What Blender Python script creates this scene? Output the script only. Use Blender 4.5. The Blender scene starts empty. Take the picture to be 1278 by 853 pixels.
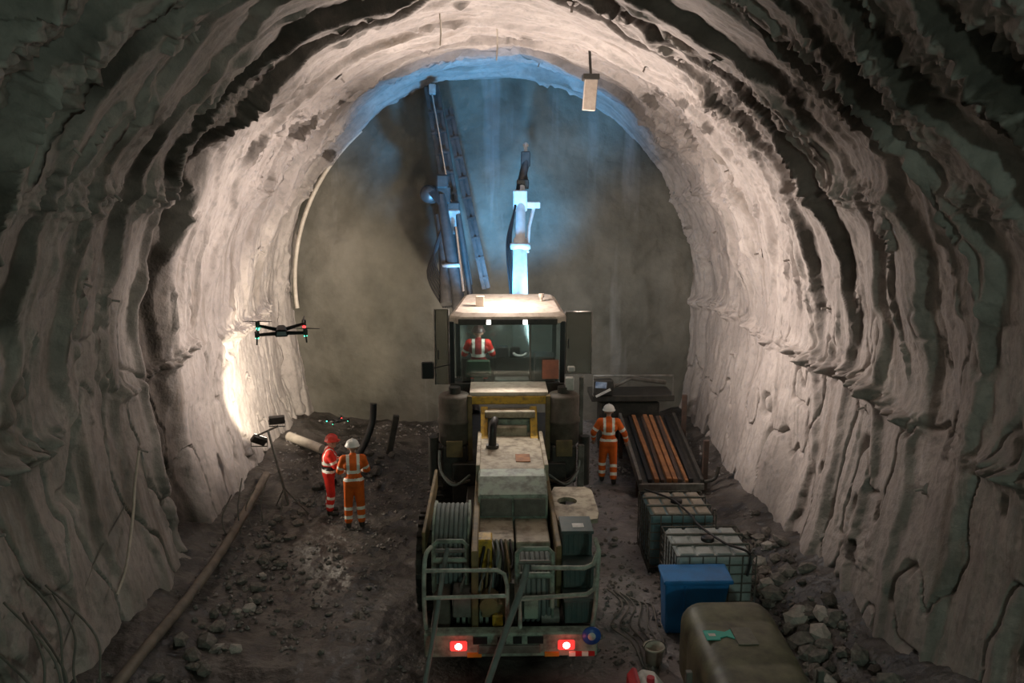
import bpy, bmesh, math, random
import numpy as np
from mathutils import Vector, Matrix, Euler

random.seed(7)
R = math.radians
scene = bpy.context.scene
COL = scene.collection

# ------------------------------------------------------------------ camera
cam_d = bpy.data.cameras.new('camera')
cam_d.sensor_width = 36.0
cam_d.lens = 1000.0 / 1278.0 * 36.0
cam_d.clip_end = 200
cam = bpy.data.objects.new('camera', cam_d)
COL.objects.link(cam)
cam.location = (0, 0, 7.0)
cam.rotation_euler = (R(90) - math.atan(196.5 / 1000), 0, -math.atan(22 / 1000))
scene.camera = cam

# ------------------------------------------------------------------ world, light, exposure
w = bpy.data.worlds.new('world'); scene.world = w; w.use_nodes = True
w.node_tree.nodes['Background'].inputs[0].default_value = (0.55, 0.75, 0.65, 1)
w.node_tree.nodes['Background'].inputs[1].default_value = 0.004
vs = scene.view_settings
vs.view_transform = 'Standard'; vs.look = 'None'; vs.gamma = 1.0; vs.use_curve_mapping = False
vs.exposure = 0.0

def lamp(name, kind, loc, power, color, size=0.1, target=None, spot=90, blend=0.5):
    d = bpy.data.lights.new(name, kind); d.energy = power; d.color = color
    if kind in ('POINT', 'SPOT'): d.shadow_soft_size = size
    if kind == 'SPOT': d.spot_size = R(spot); d.spot_blend = blend
    o = bpy.data.objects.new(name, d); COL.objects.link(o); o.location = loc
    if target is not None:
        o.rotation_euler = (Vector(target) - Vector(loc)).to_track_quat('-Z', 'Y').to_euler()
    return o

# the work lamps of the drilling rig on the cab roof (warm), throwing up at the lining
WARM = (1.0, 0.85, 0.76)
lamp('cab_roof_flood', 'SPOT', (0.26, 16.6, 4.9), 2300, WARM, 0.10, (0.6, 15.8, 11), 114, 0.75)
lamp('side_flood', 'SPOT', (-1.0, 16.5, 4.75), 1500, WARM, 0.10, (-6.0, 17.9, 5.4), 118, 0.7)
lamp('roof_fill_light', 'POINT', (0.26, 16.7, 5.15), 140, WARM, 0.10)  # point light added above the cab to brighten its roof
lamp('side_flood', 'SPOT', (1.5, 16.5, 4.75), 1300, WARM, 0.10, (6.0, 16.8, 5.0), 140, 0.9)
# weak forward lamps of the rig on the face
lamp('face_lamp', 'SPOT', (1.2, 18.5, 3.4), 420, (0.95, 0.95, 0.92), 0.08, (1.4, 23, 3.8), 130, 0.9)
lamp('face_lamp', 'SPOT', (-0.9, 18.5, 3.4), 400, (1.0, 0.86, 0.66), 0.08, (-3.4, 23, 3.6), 120, 0.9)
# fill light added inside the cab to brighten the operator
lamp('cab_fill_light', 'POINT', (0.1, 16.55, 4.05), 22, (1.0, 0.93, 0.85), 0.08)
# rear work lamps in the cab roof rim, shining down on the hood
for lx in (-0.12, 0.62):
    lamp('rear_work_lamp', 'SPOT', (lx, 16.0, 4.22), 250, (1.0, 0.9, 0.78), 0.05, (0.3, 11.8, 0.5), 74, 0.6)
# front work lamp of the rig, cold white on the booms and the crown at the face
lamp('boom_lamp', 'SPOT', (-0.15, 18.7, 4.1), 1900, (0.09, 0.48, 1.0), 0.2, (0.0, 22.2, 7.3), 86, 0.7)
lamp('boom_lamp', 'SPOT', (1.3, 18.7, 4.1), 1100, (0.12, 0.52, 1.0), 0.2, (0.3, 22.2, 7.3), 76, 0.8)
# floodlight on its stand by the left wall
lamp('stand_flood', 'SPOT', (-4.42, 16.5, 2.15), 800, (1.0, 0.86, 0.66), 0.07, (-6.1, 20.4, 2.9), 84, 0.35)
lamp('stand_flood', 'SPOT', (-4.75, 16.1, 1.85), 130, (1.0, 0.88, 0.7), 0.07, (-2.2, 15.0, 0.6), 80, 0.8)
# unseen greenish fill lights added behind the camera for near walls and rig
for lx, ly, p in ((3.2, -5.0, 720), (-3.0, -8.0, 40)):
    lamp('rear_fill_light', 'POINT', (lx, ly, 6.6), p, (0.70, 1.0, 0.84), 0.25)

# ------------------------------------------------------------------ helpers: materials
def mat(name, col, rough=0.6, metal=0.0, col2=None, scale=6.0, amount=0.5, bump=0.0, bscale=None,
        emis=None, estr=0.0, detail=6.0, stretch=None, spec=0.5, contrast=0.18):
    m = bpy.data.materials.new(name); m.use_nodes = True
    nt = m.node_tree; b = nt.nodes['Principled BSDF']
    b.inputs['Base Color'].default_value = (*col, 1); b.inputs['Roughness'].default_value = rough
    b.inputs['Metallic'].default_value = metal
    b.inputs['Specular IOR Level'].default_value = spec
    if emis:
        b.inputs['Emission Color'].default_value = (*emis, 1); b.inputs['Emission Strength'].default_value = estr
    if col2 or bump:
        tc = nt.nodes.new('ShaderNodeTexCoord'); src = tc.outputs['Object']
        if stretch:
            mp = nt.nodes.new('ShaderNodeMapping'); mp.inputs['Scale'].default_value = stretch
            nt.links.new(src, mp.inputs[0]); src = mp.outputs[0]
    if col2:
        n = nt.nodes.new('ShaderNodeTexNoise'); n.inputs['Scale'].default_value = scale
        n.inputs['Detail'].default_value = detail; n.inputs['Roughness'].default_value = 0.62
        nt.links.new(src, n.inputs['Vector'])
        r = nt.nodes.new('ShaderNodeMapRange')
        r.inputs[1].default_value = 1 - amount - contrast; r.inputs[2].default_value = 1 - amount + contrast
        nt.links.new(n.outputs[0], r.inputs[0])
        mx = nt.nodes.new('ShaderNodeMix'); mx.data_type = 'RGBA'
        mx.inputs[6].default_value = (*col, 1); mx.inputs[7].default_value = (*col2, 1)
        nt.links.new(r.outputs[0], mx.inputs[0]); nt.links.new(mx.outputs[2], b.inputs['Base Color'])
    if bump:
        n2 = nt.nodes.new('ShaderNodeTexNoise'); n2.inputs['Scale'].default_value = bscale or scale * 4
        n2.inputs['Detail'].default_value = 8; nt.links.new(src, n2.inputs['Vector'])
        bp = nt.nodes.new('ShaderNodeBump'); bp.inputs['Strength'].default_value = 0.6
        bp.inputs['Distance'].default_value = bump
        nt.links.new(n2.outputs[0], bp.inputs['Height']); nt.links.new(bp.outputs[0], b.inputs['Normal'])
    return m

def glass_mat(name, tint=(0.75, 0.85, 0.85), gloss=0.1, haze=0.06):
    m = bpy.data.materials.new(name); m.use_nodes = True; nt = m.node_tree
    nt.nodes.clear()
    o = nt.nodes.new('ShaderNodeOutputMaterial'); t = nt.nodes.new('ShaderNodeBsdfTransparent')
    t.inputs[0].default_value = (*tint, 1)
    g = nt.nodes.new('ShaderNodeBsdfGlossy'); g.inputs['Roughness'].default_value = 0.08
    d = nt.nodes.new('ShaderNodeBsdfDiffuse'); d.inputs[0].default_value = (0.5, 0.47, 0.42, 1)
    a = nt.nodes.new('ShaderNodeMixShader'); a.inputs[0].default_value = gloss
    c = nt.nodes.new('ShaderNodeMixShader'); c.inputs[0].default_value = haze
    nt.links.new(t.outputs[0], a.inputs[1]); nt.links.new(g.outputs[0], a.inputs[2])
    nt.links.new(a.outputs[0], c.inputs[1]); nt.links.new(d.outputs[0], c.inputs[2])
    nt.links.new(c.outputs[0], o.inputs[0])
    return m

def shotcrete_mat():
    m = mat('shotcrete', (0.5, 0.45, 0.42), 0.82, bump=0.02, bscale=22)
    nt = m.node_tree; b = nt.nodes['Principled BSDF']; L = nt.links.new
    tc = nt.nodes.new('ShaderNodeTexCoord')
    def noise(scale, det=6, vec=None, rough=0.6):
        n = nt.nodes.new('ShaderNodeTexNoise'); n.inputs['Scale'].default_value = scale
        n.inputs['Detail'].default_value = det; n.inputs['Roughness'].default_value = rough
        L(vec or tc.outputs['Object'], n.inputs['Vector']); return n.outputs[0]
    def rng(v, a, c):
        r = nt.nodes.new('ShaderNodeMapRange'); r.inputs[1].default_value = a; r.inputs[2].default_value = c
        L(v, r.inputs[0]); return r.outputs[0]
    def mix(f, A, B):
        x = nt.nodes.new('ShaderNodeMix'); x.data_type = 'RGBA'; L(f, x.inputs[0])
        for i, v in ((6, A), (7, B)):
            if isinstance(v, tuple): x.inputs[i].default_value = (*v, 1)
            else: L(v, x.inputs[i])
        return x.outputs[2]
    c = mix(rng(noise(0.9), 0.35, 0.68), (0.31, 0.275, 0.255), (0.43, 0.385, 0.355))
    # brown iron stains running down the lining
    mp = nt.nodes.new('ShaderNodeMapping'); mp.inputs['Scale'].default_value = (0.35, 1.5, 0.28)
    L(tc.outputs['Object'], mp.inputs[0])
    c = mix(rng(noise(1.0, 5, mp.outputs[0]), 0.56, 0.72), c, (0.15, 0.12, 0.095))
    mp2 = nt.nodes.new('ShaderNodeMapping'); mp2.inputs['Scale'].default_value = (1.0, 4.5, 0.5)
    L(tc.outputs['Object'], mp2.inputs[0])
    c = mix(rng(noise(1.6, 6, mp2.outputs[0]), 0.5, 0.78), c, (0.22, 0.20, 0.18))
    c = mix(rng(noise(7, 7), 0.5, 0.85), c, (0.2, 0.19, 0.18))
    # exposed dark rock and painted shade on steps between rounds, from the vertex mask
    at = nt.nodes.new('ShaderNodeAttribute'); at.attribute_name = 'rock'  # also carries the painted shade on the steps
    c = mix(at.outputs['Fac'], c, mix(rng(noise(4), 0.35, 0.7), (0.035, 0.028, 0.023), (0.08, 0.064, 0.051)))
    L(c, b.inputs['Base Color'])
    return m

M = {}
M['shot'] = shotcrete_mat()
M['face'] = mat('rock_face', (0.07, 0.066, 0.052), 0.75, col2=(0.19, 0.175, 0.145), scale=0.5, amount=0.5, bump=0.03, bscale=9, detail=7, contrast=0.2)
M['mud'] = mat('wet_mud', (0.022, 0.018, 0.015), 0.42, col2=(0.13, 0.115, 0.105), scale=1.6, amount=0.45, bump=0.06, bscale=9, detail=10)
M['rock'] = mat('broken_rock', (0.10, 0.09, 0.08), 0.8, col2=(0.26, 0.235, 0.21), scale=3, bump=0.01)
M['gravel'] = mat('crushed_stone', (0.10, 0.09, 0.085), 0.8, col2=(0.34, 0.315, 0.30), scale=9)
M['rock_dark'] = mat('dark_rock', (0.05, 0.043, 0.038), 0.75, col2=(0.13, 0.115, 0.10), scale=4, bump=0.01)
M['rock_pale'] = mat('pale_shotcrete_lump', (0.32, 0.30, 0.27), 0.85, col2=(0.5, 0.46, 0.42), scale=4, bump=0.01)
M['roof'] = mat('dusty_cream_paint', (0.62, 0.55, 0.46), 0.7, col2=(0.42, 0.34, 0.27), scale=7, amount=0.42, bump=0.004, contrast=0.12, detail=10)
M['drum'] = mat('dirty_brown_grey_steel', (0.15, 0.13, 0.105), 0.7, 0.1, col2=(0.075, 0.062, 0.05), scale=5, bump=0.005)
M['rail'] = mat('pale_green_grey_tube', (0.50, 0.54, 0.47), 0.6, col2=(0.2, 0.2, 0.17), scale=7)
M['beige'] = mat('dusty_beige_paint', (0.42, 0.37, 0.28), 0.7, col2=(0.17, 0.14, 0.10), scale=5, amount=0.46, bump=0.005, contrast=0.1, detail=10)
M['yellow'] = mat('worn_yellow_paint', (0.62, 0.38, 0.04), 0.55, col2=(0.2, 0.13, 0.05), scale=8, amount=0.42, bump=0.004, contrast=0.1, detail=10)
M['ochre'] = mat('dirty_ochre_steel', (0.26, 0.19, 0.08), 0.65, col2=(0.12, 0.09, 0.05), scale=4, amount=0.5, bump=0.005)
M['green'] = mat('grey_green_paint', (0.30, 0.37, 0.30), 0.6, col2=(0.13, 0.14, 0.12), scale=6, amount=0.46, bump=0.004, contrast=0.1, detail=10)
M['teal'] = mat('dark_teal_plastic', (0.055, 0.095, 0.095), 0.5, col2=(0.10, 0.12, 0.11), scale=6, bump=0.003)
M['grey'] = mat('dirty_grey_steel', (0.22, 0.21, 0.19), 0.55, 0.2, col2=(0.11, 0.10, 0.085), scale=6, bump=0.004)
M['dark'] = mat('dark_grimy_steel', (0.035, 0.034, 0.033), 0.5, 0.3, col2=(0.08, 0.072, 0.06), scale=6, bump=0.004)
M['rubber'] = mat('muddy_rubber', (0.022, 0.022, 0.022), 0.8, col2=(0.08, 0.07, 0.055), scale=5, bump=0.006)
M['hose'] = mat('grey_green_hose', (0.19, 0.23, 0.22), 0.85, col2=(0.15, 0.17, 0.16), scale=8)
M['cable'] = mat('dull_cable', (0.12, 0.11, 0.10), 0.6, col2=(0.22, 0.2, 0.17), scale=5)
M['black'] = mat('black_plastic', (0.012, 0.012, 0.013), 0.4)
M['blackhose'] = mat('black_hose', (0.015, 0.015, 0.016), 0.45)
M['boomdark'] = mat('dark_boom_steel', (0.09, 0.085, 0.085), 0.4, 0.4, col2=(0.045, 0.045, 0.045), scale=5)
M['boomgrey'] = mat('boom_grey_paint', (0.42, 0.42, 0.42), 0.45, 0.1, col2=(0.2, 0.2, 0.2), scale=5)
M['boomwhite'] = mat('boom_white_paint', (0.66, 0.66, 0.66), 0.45, col2=(0.5, 0.5, 0.5), scale=5)
M['chrome'] = mat('chrome_rod', (0.7, 0.7, 0.7), 0.2, 1.0)
M['glass'] = glass_mat('cab_glass')
M['dirtyglass'] = glass_mat('dusty_door_glass', (0.62, 0.62, 0.58), 0.08, 0.14)
M['tail'] = mat('red_tail_lens', (0.6, 0.02, 0.02), 0.3, emis=(1.0, 0.06, 0.05), estr=0.9)
M['tailhot'] = mat('tail_bulb', (1, 0.7, 0.6), 0.3, emis=(1.0, 0.55, 0.45), estr=14)
M['lens'] = mat('lit_lamp_lens', (1, 1, 1), 0.3, emis=(1.0, 0.95, 0.9), estr=9)
M['flood'] = mat('lit_flood_lens', (1, 1, 1), 0.3, emis=(1.0, 0.88, 0.7), estr=14)
M['amber'] = mat('amber_reflector', (0.55, 0.24, 0.03), 0.35)
M['redr'] = mat('red_reflector', (0.55, 0.02, 0.02), 0.35)
M['white'] = mat('white_plastic', (0.75, 0.75, 0.73), 0.5, col2=(0.5, 0.48, 0.44), scale=6)
M['blue'] = mat('blue_enamel', (0.03, 0.10, 0.42), 0.4)
M['orangepad'] = mat('faded_orange_board', (0.60, 0.22, 0.14), 0.6, col2=(0.4, 0.17, 0.12), scale=5)
M['orange'] = mat('hi_vis_orange', (0.90, 0.17, 0.015), 0.75, col2=(0.62, 0.10, 0.012), scale=5, amount=0.42)
M['red'] = mat('hi_vis_red', (0.82, 0.035, 0.02), 0.75, col2=(0.55, 0.02, 0.015), scale=5, amount=0.42)
M['darkred'] = mat('dark_red_cloth', (0.28, 0.02, 0.02), 0.8)
M['refl'] = mat('reflective_tape', (0.92, 0.92, 0.84), 0.45)
M['skin'] = mat('skin', (0.42, 0.25, 0.18), 0.6)
M['feature'] = mat('dark_feature', (0.06, 0.03, 0.025), 0.6)
M['boots'] = mat('black_boots', (0.02, 0.02, 0.02), 0.6, col2=(0.06, 0.05, 0.04), scale=9)
M['helmet'] = mat('white_helmet', (0.82, 0.82, 0.80), 0.35)
M['redhelmet'] = mat('red_helmet', (0.7, 0.05, 0.03), 0.35)
M['darkhelmet'] = mat('dark_helmet', (0.06, 0.03, 0.03), 0.4)
M['rust'] = mat('rusty_steel', (0.40, 0.17, 0.06), 0.75, col2=(0.20, 0.085, 0.04), scale=7, bump=0.004)
M['rust_dark'] = mat('dark_rusted_steel', (0.09, 0.05, 0.035), 0.75, col2=(0.04, 0.03, 0.025), scale=7, bump=0.004)
M['ibc'] = mat('cloudy_white_plastic', (0.45, 0.50, 0.50), 0.4, col2=(0.22, 0.25, 0.24), scale=3, amount=0.45)
M['ibc_teal'] = mat('cloudy_teal_plastic', (0.16, 0.27, 0.30), 0.4, col2=(0.10, 0.15, 0.16), scale=3, amount=0.45)
M['ibc_top'] = mat('dusty_plastic_top', (0.42, 0.38, 0.32), 0.75, col2=(0.28, 0.25, 0.20), scale=5)
M['blueplastic'] = mat('blue_plastic', (0.02, 0.21, 0.56), 0.45, col2=(0.02, 0.11, 0.30), scale=3, amount=0.4)
M['olive'] = mat('muddy_olive_plastic', (0.17, 0.17, 0.10), 0.5, col2=(0.06, 0.058, 0.036), scale=3, amount=0.5, bump=0.004)
M['sticker'] = mat('teal_sticker', (0.04, 0.42, 0.34), 0.5)
M['plate'] = mat('grey_label_plate', (0.17, 0.17, 0.13), 0.5, col2=(0.11, 0.11, 0.085), scale=12)
M['redplastic'] = mat('red_plastic', (0.55, 0.03, 0.05), 0.45)
M['green_led'] = mat('green_led', (0.05, 0.8, 0.4), 0.3, emis=(0.08, 1.0, 0.55), estr=5)
M['red_led'] = mat('red_led', (0.8, 0.05, 0.05), 0.3, emis=(1.0, 0.06, 0.06), estr=2.5)
M['blue_led'] = mat('pale_blue_panel', (0.5, 0.6, 0.75), 0.3, col2=(0.1, 0.16, 0.3), scale=5)
M['seat'] = mat('green_seat_cloth', (0.05, 0.10, 0.06), 0.8)
M['tin'] = mat('beige_sheet', (0.60, 0.52, 0.44), 0.6, col2=(0.42, 0.34, 0.28), scale=8)
M['palepipe'] = mat('pale_pipe', (0.62, 0.56, 0.48), 0.55, col2=(0.42, 0.37, 0.31), scale=4)
M['brownpipe'] = mat('muddy_brown_pipe', (0.24, 0.20, 0.16), 0.65, col2=(0.12, 0.10, 0.08), scale=4, bump=0.004)

# ------------------------------------------------------------------ helpers: geometry
def rootloc(p):
    v = Vector((0, 0, 0))
    while p is not None:
        v += p.location; p = p.parent
    return v

def tag(o, label=None, cat=None, group=None, kind=None):
    if label: o['label'] = label
    if cat: o['category'] = cat
    if group: o['group'] = group
    if kind: o['kind'] = kind
    return o

def empty(name, loc, label, cat, group=None, rz=0.0):
    o = bpy.data.objects.new(name, None); COL.objects.link(o)
    o.location = loc; o.rotation_euler = (0, 0, rz); o.empty_display_size = 0.2
    return tag(o, label, cat, group)

class MB:
    def __init__(s): s.v = []; s.f = []; s.sm = []
    def add(s, vs, fs, smooth=False):
        n = len(s.v); s.v += [tuple(p) for p in vs]
        s.f += [tuple(i + n for i in f) for f in fs]; s.sm += [smooth] * len(fs); return s
    def box(s, a, b, rot=None, piv=None):
        (x0, y0, z0), (x1, y1, z1) = a, b
        vs = [Vector(p) for p in ((x0,y0,z0),(x1,y0,z0),(x1,y1,z0),(x0,y1,z0),(x0,y0,z1),(x1,y0,z1),(x1,y1,z1),(x0,y1,z1))]
        if rot:
            c = Vector(piv) if piv else (Vector(a) + Vector(b)) / 2
            m = Euler(rot).to_matrix(); vs = [m @ (p - c) + c for p in vs]
        return s.add(vs, [(0,3,2,1),(4,5,6,7),(0,1,5,4),(1,2,6,5),(2,3,7,6),(3,0,4,7)])
    def hexa(s, bot, top):
        return s.add(list(bot) + list(top), [(0,3,2,1),(4,5,6,7),(0,1,5,4),(1,2,6,5),(2,3,7,6),(3,0,4,7)])
    def prism(s, prof, axis, a, b):
        n = len(prof)
        def P(p, t):
            return {'x': (t, p[0], p[1]), 'y': (p[0], t, p[1]), 'z': (p[0], p[1], t)}[axis]
        vs = [P(p, a) for p in prof] + [P(p, b) for p in prof]
        fs = [tuple(range(n)), tuple(range(2*n-1, n-1, -1))]
        fs += [(i, i+n, (i+1) % n + n, (i+1) % n) for i in range(n)]
        return s.add(vs, fs)
    def tube(s, pts, r, n=8, closed=False, smooth=True):
        pts = [Vector(p) for p in pts]; k = len(pts)
        rr = r if isinstance(r, (list, tuple)) else [r] * k
        vs = []; prev = None
        for i, p in enumerate(pts):
            if closed: t = pts[(i+1) % k] - pts[i-1]
            else: t = pts[min(i+1, k-1)] - pts[max(i-1, 0)]
            t.normalize()
            if prev is None:
                a = Vector((0,0,1)) if abs(t.z) < 0.9 else Vector((1,0,0)); u = t.cross(a).normalized()
            else:
                u = prev - t * prev.dot(t); u = u.normalized() if u.length > 1e-6 else t.orthogonal().normalized()
            prev = u; q = t.cross(u)
            vs += [p + (u * math.cos(2*math.pi*j/n) + q * math.sin(2*math.pi*j/n)) * rr[i] for j in range(n)]
        fs = []
        m = k if closed else k - 1
        for i in range(m):
            for j in range(n):
                a, b = i*n + j, i*n + (j+1) % n; c, d = ((i+1) % k)*n + (j+1) % n, ((i+1) % k)*n + j
                fs.append((a, b, c, d))
        s.add(vs, fs, smooth)
        if not closed:
            s.add([vs[j] for j in range(n)], [tuple(range(n-1, -1, -1))])
            s.add([vs[(k-1)*n + j] for j in range(n)], [tuple(range(n))])
        return s
    def cyl(s, a, b, r, n=20, r2=None):
        return s.tube([a, b], [r, r if r2 is None else r2], n)
    def lathe(s, prof, c, axis='z', n=24, smooth=True):
        vs = []
        for (r, h) in prof:
            for j in range(n):
                a = 2*math.pi*j/n; u, v_ = r*math.cos(a), r*math.sin(a)
                vs.append({'z': (c[0]+u, c[1]+v_, c[2]+h), 'x': (c[0]+h, c[1]+u, c[2]+v_), 'y': (c[0]+v_, c[1]+h, c[2]+u)}[axis])
        k = len(prof); fs = []
        for i in range(k-1):
            for j in range(n):
                fs.append((i*n+j, i*n+(j+1) % n, (i+1)*n+(j+1) % n, (i+1)*n+j))
        s.add(vs, fs, smooth)
        if prof[0][0] > 1e-4: s.add(vs[:n], [tuple(range(n-1, -1, -1))])
        if prof[-1][0] > 1e-4: s.add(vs[-n:], [tuple(range(n))])
        return s
    def capsule(s, p0, r0, p1, r1, n=12, k=4):
        p0, p1 = Vector(p0), Vector(p1); d = p1 - p0; L = d.length or 1e-4; t = d / L
        pts, rr = [], []
        for i in range(k+1):
            a = math.pi/2 * (1 - i/k); pts.append(p0 - t*r0*math.sin(a)); rr.append(max(r0*math.cos(a), 1e-4))
        for i in range(k+1):
            a = math.pi/2 * i/k; pts.append(p1 + t*r1*math.sin(a)); rr.append(max(r1*math.cos(a), 1e-4))
        u = t.orthogonal().normalized(); q = t.cross(u); vs = []
        for p, r_ in zip(pts, rr):
            vs += [p + (u*math.cos(2*math.pi*j/n) + q*math.sin(2*math.pi*j/n))*r_ for j in range(n)]
        fs = []
        for i in range(len(pts)-1):
            for j in range(n):
                fs.append((i*n+j, i*n+(j+1) % n, (i+1)*n+(j+1) % n, (i+1)*n+j))
        fs += [tuple(range(n-1, -1, -1)), tuple(range(len(vs)-n, len(vs)))]
        return s.add(vs, fs, True)
    def mesh(s, name, off=Vector((0,0,0))):
        me = bpy.data.meshes.new(name)
        me.from_pydata([(p[0]-off[0], p[1]-off[1], p[2]-off[2]) for p in s.v], [], s.f)
        me.polygons.foreach_set('use_smooth', s.sm)
        bm = bmesh.new(); bm.from_mesh(me); bmesh.ops.recalc_face_normals(bm, faces=bm.faces); bm.to_mesh(me); bm.free()
        me.update(); return me
    def build(s, name, m, parent=None, bevel=0.0, label=None, seg=1, local=False):
        off = Vector((0,0,0)) if local else rootloc(parent)
        me = s.mesh(name, off); me.materials.append(M[m] if isinstance(m, str) else m)
        o = bpy.data.objects.new(name, me); COL.objects.link(o); o.parent = parent
        if bevel:
            b = o.modifiers.new('bevel', 'BEVEL'); b.width = bevel; b.segments = seg; b.limit_method = 'ANGLE'; b.angle_limit = R(40)
        if label: o['label'] = label
        return o

def solo(mb, name, m, base, label, cat, group=None, bevel=0.0, seg=1):
    """a thing that is one mesh, its origin at its base"""
    me = mb.mesh(name, Vector(base)); me.materials.append(M[m])
    o = bpy.data.objects.new(name, me); COL.objects.link(o); o.location = base
    if bevel:
        b = o.modifiers.new('bevel', 'BEVEL'); b.width = bevel; b.segments = seg; b.limit_method = 'ANGLE'; b.angle_limit = R(40)
    return tag(o, label, cat, group)

def curve_pts(ctrl, n=10):
    P = [Vector(p) for p in ctrl]; out = []
    for i in range(len(P)-1):
        p0, p1, p2, p3 = P[max(i-1,0)], P[i], P[i+1], P[min(i+2,len(P)-1)]
        for j in range(n):
            t = j/n
            out.append(0.5*((2*p1) + (p2-p0)*t + (2*p0-5*p1+4*p2-p3)*t*t + (3*p1-p0-3*p2+p3)*t**3))
    out.append(P[-1]); return out

# ------------------------------------------------------------------ numpy value noise
rng = np.random.default_rng(11)
TAB = rng.random((256, 256))
def vnoise(x, y):
    xi = np.floor(x).astype(int); yi = np.floor(y).astype(int); fx = x-xi; fy = y-yi
    fx = fx*fx*fx*(fx*(fx*6-15)+10); fy = fy*fy*fy*(fy*(fy*6-15)+10)
    g = lambda a, b: TAB[a % 256, b % 256]
    return (g(xi,yi)*(1-fx)+g(xi+1,yi)*fx)*(1-fy) + (g(xi,yi+1)*(1-fx)+g(xi+1,yi+1)*fx)*fy
def fbm(x, y, o=4, s=0.0):
    v = 0; a = 1; t = 0
    for i in range(o):
        v = v + a*(vnoise(x + s + 17.3*i, y + s*1.7 + 9.1*i)*2-1); t += a; a *= 0.5; x = x*2.03; y = y*2.01
    return v/t
def sstep(a, b, x):
    t = np.clip((x-a)/(b-a), 0, 1); return t*t*(3-2*t)

# ------------------------------------------------------------------ tunnel lining
ZC, RT, YF = 4.1, 6.05, 23.3        # springline height, radius, distance of the face
LOW = 4.6
ARC = math.pi*RT/2
def section(s):
    """arc length from the crown (signed) -> x, z and inward normal"""
    sg = np.sign(s); a = np.abs(s)
    up = a <= ARC
    phi = np.minimum(a, ARC)/RT
    x = np.where(up, RT*np.sin(phi), RT - 0.7*((a-ARC)/LOW)**2)
    z = np.where(up, ZC + RT*np.cos(phi), ZC - (a-ARC))
    sl = np.where(up, 0, -1.4*(a-ARC)/LOW**2)
    nx = np.where(up, -np.sin(phi), -1/np.sqrt(1+sl*sl)); nz = np.where(up, -np.cos(phi), -sl/np.sqrt(1+sl*sl)*-1)
    return x*sg, z, nx*sg, nz
NS = 900
svec = np.linspace(-(ARC+LOW), ARC+LOW, NS)
yvec = np.concatenate([np.linspace(-14, 4.9, 70), np.linspace(5.0, YF+0.5, 600)])
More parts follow.
